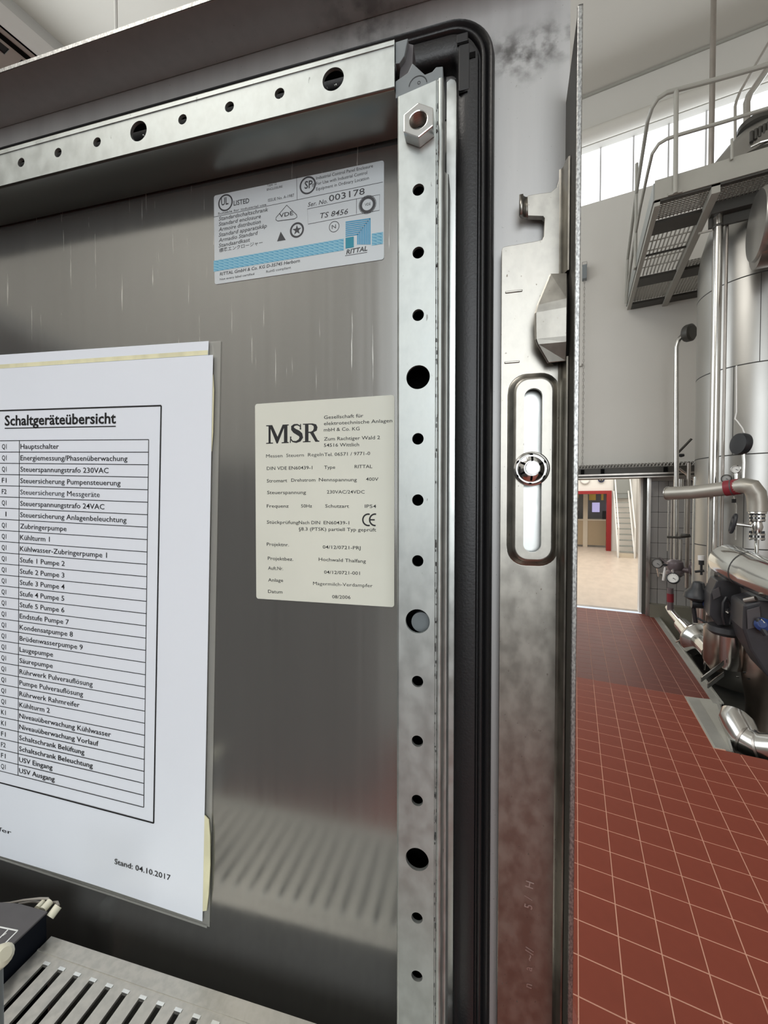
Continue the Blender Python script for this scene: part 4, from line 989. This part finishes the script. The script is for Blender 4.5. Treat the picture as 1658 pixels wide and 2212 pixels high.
# ================================================================== pipes
def pipe(name, label, pts, w, m_=SSPIPE, seg=16, group=None, base=None):
    """pts: (px, py, Y); w pixel width (one value or per point)"""
    P = [at(*p) for p in pts]; ws_ = w if isinstance(w, (list, tuple)) else [w] * len(P)
    R = [rad(p, x) for p, x in zip(P, ws_)]
    if not isinstance(w, (list, tuple)): R = [R[0]] * len(P)
    e = thing(name, label, 'pipe', P[-1], group)
    MB().tube(P, R, seg).build('pipe_run', m_, e, smooth=True); return e, P, R
def vpipe(name, label, px, y0, y1, Y, w, m_=SSPIPE, seg=18):
    a = at(px, (y0 + y1) / 2, Y); r = rad(a, w); za = at(px, y0, Y).z; zb = at(px, y1, Y).z
    e = thing(name, label, 'pipe', (a.x, Y, zb)); MB().tube([(a.x, Y, za), (a.x, Y, zb)], r, seg).build('pipe_run', m_, e, smooth=True)
    return e, a, r
e, a, r = vpipe('riser_pipe', 'brownish vertical pipe rising to the ceiling behind the railing', 1540, -340, 430, 5.65, 19, SSBROWN); 
e, a, r = vpipe('downcomer_pipe', 'wide bright vertical pipe in front of the tall column', 1543, 455, 1330, 5.42, 23, SSPIPE)
MB().lathe([(r + .004, -.012), (r + .006, 0), (r + .004, .012)], (a.x, 5.42, at(1541, 492, 5.42).z), seg=24, cap=False).build('clamp_ring', DSTEEL, e)
zc_ = at(1541, 492, 5.42).z; MB().box((a.x - .17, 5.41, zc_ - .03), (a.x - .05, 5.43, zc_ - .015)).build('clamp_arm', SSPIPE, e)
vpipe('narrow_pipe', 'narrow dark vertical pipe right of the wide bright pipe', 1562, 470, 1340, 5.50, 8, SSBROWN)
e, P, R = pipe('bent_pipe', 'thin bent pipe above the platform dome', [(1587, 310, 5.6), (1587, 230, 5.6), (1590, 218, 5.6), (1597, 200, 5.6), (1640, 125, 5.6), (1690, 40, 5.6)], 9)
e, P, R = pipe('bent_pipe', 'thick bent pipe above the dome at right edge', [(1612, 300, 5.7), (1612, 222, 5.7), (1618, 205, 5.7), (1630, 188, 5.7), (1690, 100, 5.7)], 21)
e, P, R = pipe('elbow_pipe', 'slim vertical pipe with top elbow entering the column', [(1488, 719, 6.8), (1474, 724, 6.8), (1464, 735, 6.8), (1460, 750, 6.8), (1460, 900, 6.8), (1460, 1235, 6.8)], 13)
MB().lathe([(.045, -.05), (.105, -.05), (.115, -.03), (.115, .03), (.09, .05)], P[0], (.75, -.65, -.1), seg=24).build('flange', DSTEEL, e, smooth=True)
vpipe('wall_pipe', 'thin bright vertical pipe nearest the tiled wall', 1443, 1066, 1190, 7.0, 4)
vpipe('wall_pipe', 'thin pale vertical pipe left of the slim elbow pipe', 1450, 1066, 1235, 6.95, 5, SSBROWN)
vpipe('wall_pipe', 'thin vertical pipe between elbow pipe and white pipe', 1479, 1066, 1152, 6.7, 4)
vpipe('wall_pipe', 'short pale pipe below the dark clamp', 1470, 1165, 1232, 6.7, 7)
vpipe('wall_pipe', 'brown pipe behind the dark clamp', 1485, 1000, 1270, 6.9, 9, SSBROWN)
vpipe('bright_pipe', 'very bright vertical pipe at the column foot', 1500, 1030, 1275, 6.0, 11, SSBRIGHT)
vpipe('wall_pipe', 'thin pipe right of the very bright pipe', 1526, 1072, 1400, 5.5, 4, SSBROWN)
e, P, R = pipe('tagged_pipe', 'horizontal pipe with red band and elbow turning down', [(1442, 1066, 5.5), (1500, 1063, 5.3), (1560, 1056, 5.14), (1580, 1053, 5.1), (1606, 1049, 5.04), (1622, 1052, 5.0), (1632, 1066, 5.0), (1635, 1085, 5.0), (1635, 1105, 5.0)], [34, 36, 40, 43, 46, 48, 48, 48, 48], TAUPE, 24)
dr = (P[3] - P[2]).normalized(); cc_ = (P[2] + P[3]) / 2 + dr * .06
MB().tube([cc_ - dr * .075, cc_ + dr * .045], R[3] + .004, 20, False).build('red_band', REDTAG, e, smooth=True)
m = MB()
for i, s in enumerate(('<<', 'H')):
    pass
MB().tube([cc_ - dr * .022, cc_ - dr * .012], R[3] + .006, 20, False).build('band_stripe', GREYPL2, e, smooth=True)
MB().tube([P[0], P[0] + (P[1] - P[0]) * .02], R[0] * 1.12, 16).build('end_cap', SSPIPE, e, smooth=True)
# flange valve with handwheel below the elbow
c = P[-1]
v = thing('flange_valve', 'stainless valve with black handwheel under the tagged pipe', 'valve', c)
rv = rad(c, 38)
MB().lathe([(rv, 0), (rv * 1.12, -.01), (rv * 1.12, -.04), (rv * .7, -.05)], c + Vector((0, 0, .02)), seg=28).build('upper_collar', SSPIPE, v, smooth=True, angle=40)
def disc(z, rr, h, mm, nm_='flange'): MB().lathe([(rr, z), (rr, z - h)], (c.x, c.y, 0), seg=28).build(nm_, mm, v, smooth=True, angle=40)
zz = lambda py: at(1635, py, 5.0).z
for py in (1113, 1121, 1152, 1161): disc(zz(py), rv * .98, .018, SSPIPE)
MB().lathe([(rv * .5, zz(1121)), (rv * .6, zz(1130)), (rv * .75, zz(1138)), (rv * .5, zz(1152))], (c.x, c.y, 0), seg=24).build('body', SSPIPE, v, smooth=True)
MB().lathe([(rv * .28, zz(1165)), (rv * .24, zz(1195))], (c.x, c.y, 0), seg=16).build('neck', SSBRIGHT, v, smooth=True)
for i in range(6):
    a_ = i * pi / 3; x, y_ = c.x + rv * .82 * cos(a_), c.y + rv * .82 * sin(a_)
    MB().tube([(x, y_, zz(1108)), (x, y_, zz(1127))], .008, 6).build('bolt', BLACKPL, v)
    MB().tube([(x, y_, zz(1147)), (x, y_, zz(1167))], .008, 6).build('bolt', BLACKPL, v)
hw = at(1583, 1131, 5.0)
MB().tube([hw, c + Vector((0, 0, zz(1138) - c.z))], .017, 10).build('stem', SSPIPE, v, smooth=True)
MB().lathe([(.028, -.02), (.04, -.015), (.04, .03), (.025, .04)], hw + Vector((.15, .02, 0)), (1, .1, 0), seg=18).build('gland', SSPIPE, v, smooth=True)
m = MB(); ring = []
for k_ in range(25):
    a_ = 2 * pi * k_ / 24; ring.append(hw + Vector((.018 * sin(a_), .055 * cos(a_) * .6, .085 * sin(a_))))
m.tube(ring, .017, 8, False)
for k_ in range(4):
    a_ = pi / 4 + k_ * pi / 2; m.tube([hw, hw + Vector((.0, .04 * cos(a_), .078 * sin(a_)))], .01, 6)
m.build('handwheel', BLACKPL, v, smooth=True)
# gauges
def gauge(px, py, Y, rpx, label, rim=DSTEEL, face=DIALM, nrm=(-.45, -.85, .0), marks=True, grp=None):
    p = at(px, py, Y); r = rad(p, rpx * 2); n_ = Vector(nrm).normalized()
    e = thing('pressure_gauge', label, 'gauge', p, grp)
    MB().lathe([(r * .8, -.03), (r, -.025), (r, .012), (r * .86, .016), (r * .84, .006)], p, n_, 28).build('case', rim, e, smooth=True, angle=40)
    MB().lathe([(r * .84, .005), (r * .83, .007)], p, n_, 28).build('dial', face, e)
    sx_ = Vector((0, 0, 1)).cross(n_).normalized(); up_ = n_.cross(sx_)
    def gp(a, b, o=.010): return p + n_ * o + sx_ * a * r + up_ * b * r
    m = MB(); m.quad(gp(-.05, -.05), gp(.45, -.28), gp(.48, -.22), gp(.05, .06)); m.build('needle', BLACKPL, e)
    if marks:
        m = MB()
        for i in range(11):
            a_ = radians(225 - 27 * i); c_, s_ = cos(a_), sin(a_)
            m.quad(gp(.62 * c_ - .02 * s_, .62 * s_ + .02 * c_), gp(.76 * c_ - .02 * s_, .76 * s_ + .02 * c_), gp(.76 * c_ + .02 * s_, .76 * s_ - .02 * c_), gp(.62 * c_ + .02 * s_, .62 * s_ - .02 * c_))
        m.build('dial_marks', BLACKPL, e)
    return e, p, r
e, p, r = gauge(1419, 1217, 7.2, 13, 'round grey gauge in front of the wall tiles', face=GDIAL)
MB().tube([p + Vector((0, 0, -r)), p + Vector((0.02, 0, -r - .12)), p + Vector((.10, 0, -r - .14)), p + Vector((.10, .40, -r - .14))], .012, 8).build('stem', SSPIPE, e)
e, p, r = gauge(1453, 1249, 6.2, 15, 'white dial gauge in black rim above red sleeve', rim=BLACKPL, nrm=(-.35, -.85, .35))
MB().tube([p + Vector((0.02, .03, 0)), p + Vector((.04, .20, .06)), p + Vector((.04, .34, .12))], .02, 8).build('stem', SSPIPE, e)
e, p, r = gauge(1568, 1034, 5.25, 12, 'left one of two gauges above the red banded pipe', face=GDIAL)
MB().tube([p + Vector((0, 0, -r)), p + Vector((.03, 0, -r - .06))], .010, 8).build('stem', SSPIPE, e)
e, p, r = gauge(1589, 1014, 5.25, 12, 'right one of two gauges above the red banded pipe', rim=CHROME)
MB().tube([p + Vector((0, 0, -r)), p + Vector((.0, 0, -r - .12))], .022, 10).build('stem', SSPIPE, e, smooth=True)
# black transmitter head with cable
p = at(1599, 959, 5.2); tr = thing('transmitter', 'black round transmitter head on a thin tube', 'transmitter', p)
MB().lathe([(.08, -.042), (.105, -.036), (.112, 0), (.105, .03), (.05, .035)], p, (-.93, -.36, .05), 28).build('head', BLACKPL, tr, smooth=True, angle=40)
MB().tube([p + Vector((.02, 0, -.07)), at(1606, 1000, 5.2), at(1604, 1040, 5.2)], .018, 10).build('stem', SSPIPE, tr, smooth=True)
MB().tube([p + Vector((.04, 0, .07)), at(1603, 925, 5.22), at(1592, 910, 5.25), at(1587, 905, 5.27), at(1590, 890, 5.3), at(1590, 790, 5.32)], .006, 6).build('cable', STAIRW, tr, smooth=True)
e, P, R = pipe('sample_tube', 'thin tube with small tap below the red band', [(1583, 1072, 5.35), (1586, 1082, 5.35), (1589, 1092, 5.35), (1588, 1166, 5.35)], 4)
MB().box(P[1] - Vector((.025, .01, .02)), P[1] + Vector((.01, .01, .02))).build('tap', BLACKPL, e)
# lever behind the elbow pipe, clamp bar
e, P, R = pipe('diagonal_strut', 'dark diagonal bar behind the slim elbow pipe', [(1464, 978, 6.9), (1493, 948, 6.9)], 6, DSTEEL, 8)
e, P, R = pipe('dark_knob_bar', 'dark knobbed bar above the walkway end', [(1462, 983, 6.9), (1470, 984, 6.9), (1477, 983, 6.9)], [5, 10, 7], BLACKPL, 10)
e, P, R = pipe('diagonal_strut', 'brown diagonal bar under the walkway end', [(1466, 1012, 7.0), (1496, 1035, 7.0), (1500, 1040, 7.58)], 6, SSBROWN, 8)
e, P, R = pipe('clamp_bar', 'dark horizontal clamp bar across the thin vertical pipes', [(1440, 1160, 6.6), (1466, 1161, 6.6), (1491, 1158, 6.6)], [6, 6, 6], DSTEEL, 8)
MB().lathe([(.05, -.02), (.06, 0), (.05, .02)], P[1] + Vector((.07, 0, .03)), (0, 0, 1), 16).build('clamp_head', DSTEEL, e, smooth=True)
vpipe('small_valve_body', 'bright small fitting below the walkway end', 1470, 1035, 1052, 6.9, 14, SSPIPE)
# control valve cluster at the foot
p = at(1457, 1228, 6.5); e = thing('control_valve', 'purplish cast control valve above the white dial', 'valve', p)
MB().lathe([(.05, .12), (.09, .09), (.10, .02), (.08, -.02), (.10, -.04), (.10, -.08), (.06, -.12)], p, (0, 0, 1), 24).build('body', CASTM, e, smooth=True)
MB().tube([p, p + Vector((.22, -.05, -.02))], .035, 12).build('side_port', CASTM, e, smooth=True)
MB().lathe([(.05, -.02), (.085, 0), (.085, .03), (.05, .05)], p + Vector((.16, -.04, .02)), (1, -.2, 0), 18).build('bonnet', CASTM, e, smooth=True)
MB().tube([p + Vector((-.09, -.02, .04)), p + Vector((-.15, -.03, .05))], .015, 8).build('bleed_screw', BLACKPL, e)
MB().tube([at(1436, 1225, 6.6), at(1435, 1238, 6.6), at(1432, 1254, 6.6)], [.012, .022, .016], 10).build('lever_grip', STAIRW, e, smooth=True)
MB().tube([at(1424, 1238, 6.65), at(1436, 1240, 6.65), p + Vector((-.05, 0, -.02))], .012, 8).build('lever_pivot', SSPIPE, e, smooth=True)
MB().tube([p, Vector((p.x, 7.6, p.z))], .02, 10).build('wall_bracket', CASTM, e, smooth=True)
e, P, R = pipe('red_sleeve', 'faded red sleeve below the white dial gauge', [(1447, 1270, 6.5), (1447, 1318, 6.5)], 15, CASTM, 18)
m = MB().tube([at(1447, 1282, 6.5), at(1447, 1300, 6.5)], R[0] + .003, 18, False); m.build('sleeve_print', REDTAG, e, smooth=True)
e, P, R = pipe('floor_pipe', 'bright insulated pipe running low along the steel edge', [(1443, 1312, 6.6), (1452, 1325, 6.45), (1470, 1347, 6.2), (1471, 1348, 6.19), (1482, 1360, 6.05), (1495, 1376, 5.9)], [15, 19, 22, 36, 40, 46], SSBRIGHT, 20)
MB().lathe([(.06, -.02), (.19, 0), (.20, .02), (.195, .06), (.11, .16)], at(1506, 1380, 5.85), (.25, -1, -.1), 28).build('flange_disc', SSPIPE, e, smooth=True, angle=40)
MB().tube([at(1508, 1383, 5.75), at(1534, 1413, 5.3)], [.09, .08], 20).build('outlet', SSBRIGHT, e, smooth=True)
MB().tube([at(1477, 1380, 6.0), at(1477, 1415, 6.0)], .012, 8).build('support_leg', SSPIPE, e); MB().tube([at(1460, 1387, 6.1), at(1480, 1377, 5.95)], .010, 8).build('support_arm', SSPIPE, e)
MB().tube([at(1523, 1415, 5.4), at(1520, 1447, 5.4)], .012, 8).build('support_leg', SSPIPE, e)
# solenoid and black valve
p = at(1514, 1212, 5.6); e = thing('solenoid', 'small solenoid with white band beside the bright pipe', 'valve', p)
MB().tube([at(1514, 1200, 5.6), at(1514, 1210, 5.6)], rad(p, 16), 14).build('cap', STAIRW, e, smooth=True)
MB().tube([at(1514, 1210, 5.6), at(1514, 1220, 5.6)], rad(p, 13), 14).build('coil', BLACKPL, e, smooth=True)
MB().tube([at(1514, 1220, 5.6), at(1514, 1242, 5.6)], rad(p, 6), 10).build('stem', BLACKPL, e, smooth=True)
MB().tube([at(1500, 1235, 5.6), at(1520, 1233, 5.6)], .014, 8).build('handle', BLACKPL, e)
p = at(1507, 1290, 5.25); e = thing('black_valve', 'black diaphragm valve left of the charcoal motor', 'valve', p)
MB().lathe([(.03, .17), (.05, .16), (.07, .10), (.12, .05), (.13, 0), (.10, -.02), (.05, -.05)], p, (0, 0, 1), 24).build('bonnet', BLACKPL, e, smooth=True)
MB().tube([at(1492, 1303, 5.25), at(1520, 1305, 5.25)], .05, 14).build('body', BLACKPL, e, smooth=True)
MB().lathe([(.03, -.05), (.06, -.03), (.06, .05), (.03, .07)], at(1530, 1302, 5.2), (1, -.2, 0), 18).build('blue_coupling', BLUEM, e, smooth=True)
MB().tube([at(1497, 1310, 5.25), at(1502, 1345, 5.25)], .02, 8).build('cable', BLACKPL, e); MB().tube([at(1505, 1335, 5.25), at(1525, 1345, 5.22), at(1535, 1360, 5.2)], .012, 8).build('hose', BLACKPL, e)
vpipe('wall_pipe', 'short grey pipe below the black valve', 1517, 1310, 1345, 5.7, 14, SSPIPE)

# big insulated pipe right
e, P, R = pipe('insulated_pipe', 'thick shiny insulated pipe entering from the right edge', [(1568, 1208, 5.05), (1572, 1211, 5.0), (1610, 1229, 4.7), (1615, 1231, 4.68), (1640, 1243, 4.5), (1760, 1290, 4.0)], [72, 94, 106, 106, 114, 140], SSBRIGHT, 32)
dr = (P[3] - P[2]).normalized(); MB().tube([P[2], P[2] + dr * .012], R[2] + .004, 32, False).build('jacket_seam', SEAM, e, smooth=True)
e2, P2, R2 = pipe('small_elbow', 'segmented elbow at the end of the thick insulated pipe', [(1572, 1205, 5.15), (1558, 1207, 5.18), (1546, 1218, 5.2), (1541, 1238, 5.2), (1541, 1330, 5.2)], 30, SSPIPE, 10)

# pump 1 (motor, casing)
p = at(1565, 1330, 4.95); pu = thing('pump_motor', 'charcoal pump motor below the thick insulated pipe', 'pump', (p.x, p.y, -.38))
def pg(px, py, Y): return at(px, py, Y)
def slab(pts, Y0, Y1, nm_, mm, par, bev=.01):
    m = MB(); m.loops([[at(x, y, Y0) for x, y in pts], [at(x, y, Y0) + Vector((.02, Y1 - Y0, 0)) for x, y in pts]], True, True, True); return m.build(nm_, mm, par, bevel=bev)
slab([(1548, 1254), (1598, 1258), (1604, 1290), (1596, 1348), (1550, 1352), (1532, 1330), (1534, 1284)], 4.85, 5.15, 'motor_case', MOTORM, pu)
slab([(1536, 1276), (1552, 1268), (1556, 1288), (1540, 1296)], 4.83, 4.86, 'terminal_cover', GREYPL2, pu, .003)
MB().lathe([(.15, 0), (.16, -.05), (.13, -.08)], at(1570, 1352, 4.95), (0, 0, 1), 24).build('motor_foot', MOTORM, pu, smooth=True)
m = MB(); m.tube([pg(1568, 1290, 4.78), pg(1562, 1302, 4.76), pg(1561, 1330, 4.76), pg(1565, 1348, 4.77), pg(1575, 1350, 4.78), pg(1580, 1330, 4.79), pg(1577, 1306, 4.8), pg(1568, 1290, 4.78)], .013, 8); m.build('cable_loop', BLACKPL, pu, smooth=True)
MB().tube([pg(1568, 1318, 4.77), pg(1573, 1322, 4.77)], .02, 10).build('connector', CHROME, pu, smooth=True)
MB().lathe([(.10, 0), (.11, -.02), (.11, -.36), (.05, -.46)], at(1548, 1352, 5.1), (0, 0, 1), 28).build('pump_casing', SSDARK, pu, smooth=True)
MB().lathe([(.10, 0), (.10, -.32), (.08, -.4)], at(1580, 1358, 5.0), (0, 0, 1), 28).build('pump_casing', SSPIPE, pu, smooth=True)
# pump 2 and polished vessel
p = at(1640, 1400, 4.3); p2 = thing('pump_motor', 'large charcoal motor with blue knob at right edge', 'pump', (p.x, p.y, -.38))
slab([(1606, 1306), (1640, 1298), (1668, 1300), (1700, 1310), (1700, 1480), (1656, 1462), (1618, 1402), (1604, 1360)], 4.35, 4.75, 'motor_case', MOTORM, p2, .02)
slab([(1612, 1318), (1640, 1310), (1644, 1352), (1614, 1360)], 4.32, 4.36, 'terminal_cover', GREYPL2, p2, .003)
MB().tube([at(1608, 1298, 4.4), at(1632, 1293, 4.35)], .022, 10).build('top_bolt', SSBROWN, p2, smooth=True)
MB().lathe([(.02, -.05), (.05, -.03), (.055, .03), (.03, .05)], at(1648, 1350, 4.3), (-.4, -.8, .3), 16).build('blue_knob', BLUEM, p2, smooth=True)
MB().tube([at(1636, 1336, 4.3), at(1644, 1352, 4.28), at(1656, 1372, 4.26)], [.02, .028, .025], 10).build('cable_gland', BLACKPL, p2, smooth=True)
MB().tube([at(1644, 1338, 4.28), at(1652, 1346, 4.26)], .009, 8).build('screw', CHROME, p2)
ve = thing('polished_vessel', 'tapering polished pump vessel standing in the pit', 'vessel', (at(1650, 1560, 4.2).x, 4.2, -.38))
cxv = at(1652, 1450, 4.98)
zz = lambda py: at(1652, py, 4.98).z
rp = lambda w: rad(cxv, w)
MB().lathe([(rp(60), zz(1372)), (rp(112), zz(1392)), (rp(120), zz(1440)), (rp(104), zz(1490)), (rp(92), zz(1520)), (rp(88), -.38)], (cxv.x, 4.98, 0), seg=48).build('shell', SSDARK, ve, smooth=True, angle=60)
for px, py in ((1587, 1462), (1611, 1466), (1602, 1452)):
    q_ = at(px + 2, py, 4.70); MB().tube([q_, q_ + Vector((.02, 0, .0))], .007, 6).build('stud', CHROME, ve)
# steel channels in the pit
ctn = thing('pit_channel', 'thin steel channel edges crossing the pit', 'channel', onz(1530, 1460, -.2))
for a_, b_ in (((1514, 1464), (1562, 1428)), ((1528, 1478), (1562, 1452))):
    A = at(*a_, 4.75); B = at(*b_, 4.9); MB().loops([[A, B], [A - Vector((0, 0, .04)), B - Vector((0, 0, .04))]], False).build('channel_wall', PITM, ctn, solid=.01)
    MB().tube([A, B], .006, 6).build('channel_edge', SSPIPE, ctn)
# large elbow on the floor
e, P, R = pipe('floor_elbow', 'large segmented stainless elbow pipe on the pit edge', [(1592, 1540, 4.00), (1590, 1543, 3.99), (1589, 1554, 3.96), (1608, 1596, 3.85), (1644, 1618, 3.78), (1704, 1624, 3.7)], [46, 74, 86, 94, 104, 112], SSPIPE, 24)
for i in (3, 4): 
    d_ = (P[i + 1] - P[i]).normalized(); MB().tube([P[i] - d_ * .004, P[i] + d_ * .012], R[i] * 1.03, 24, False).build('weld_band', SSBROWN, e, smooth=True)

# ================================================================== cable tray above the door, top left
a = onz(0, 58, 3.0); b = onz(88, 132, 3.0)
tx = -1.31
ty = thing('cable_tray', 'perforated steel cable tray at the top left corner', 'cable tray', (tx, .5, 3.0))
holes = []
for i in range(28):
    y_ = -.7 + i * .125
    holes.append([(tx - .075, y_), (tx - .075, y_ + .10), (tx - .045, y_ + .10), (tx - .045, y_)])
    holes.append([(tx - .20, y_), (tx - .20, y_ + .05), (tx - .17, y_ + .05), (tx - .17, y_)])
MB().plate([(tx - .4, -.75), (tx, -.75), (tx, 2.9), (tx - .4, 2.9)], holes, 3.0, 3.003, fr=lambda x, y, z: Vector((x, y, z))).build('tray_floor', TRAYM, ty)
MB().box((tx - .003, -.75, 3.0), (tx, 2.9, 3.06)).build('tray_side', TRAYM, ty); MB().box((tx - .4, -.75, 3.0), (tx - .397, 2.9, 3.06)).build('tray_side', TRAYM, ty)
MB().box((tx - .38, -.75, 3.004), (tx - .02, 2.9, 3.045)).build('cable_fill', BLACKPL, ty, kind='stuff')
MB().box((tx - .032, -.75, 2.997), (tx - .018, 2.9, 3.0)).build('dark_groove', BLACKM, ty)
for y_ in (-.5, 1.0, 2.6):
    MB().tube([(tx - .39, y_, 3.05), (tx - .39, y_, ZC)], .006, 6).build('hanger_rod', TRAYM, ty)
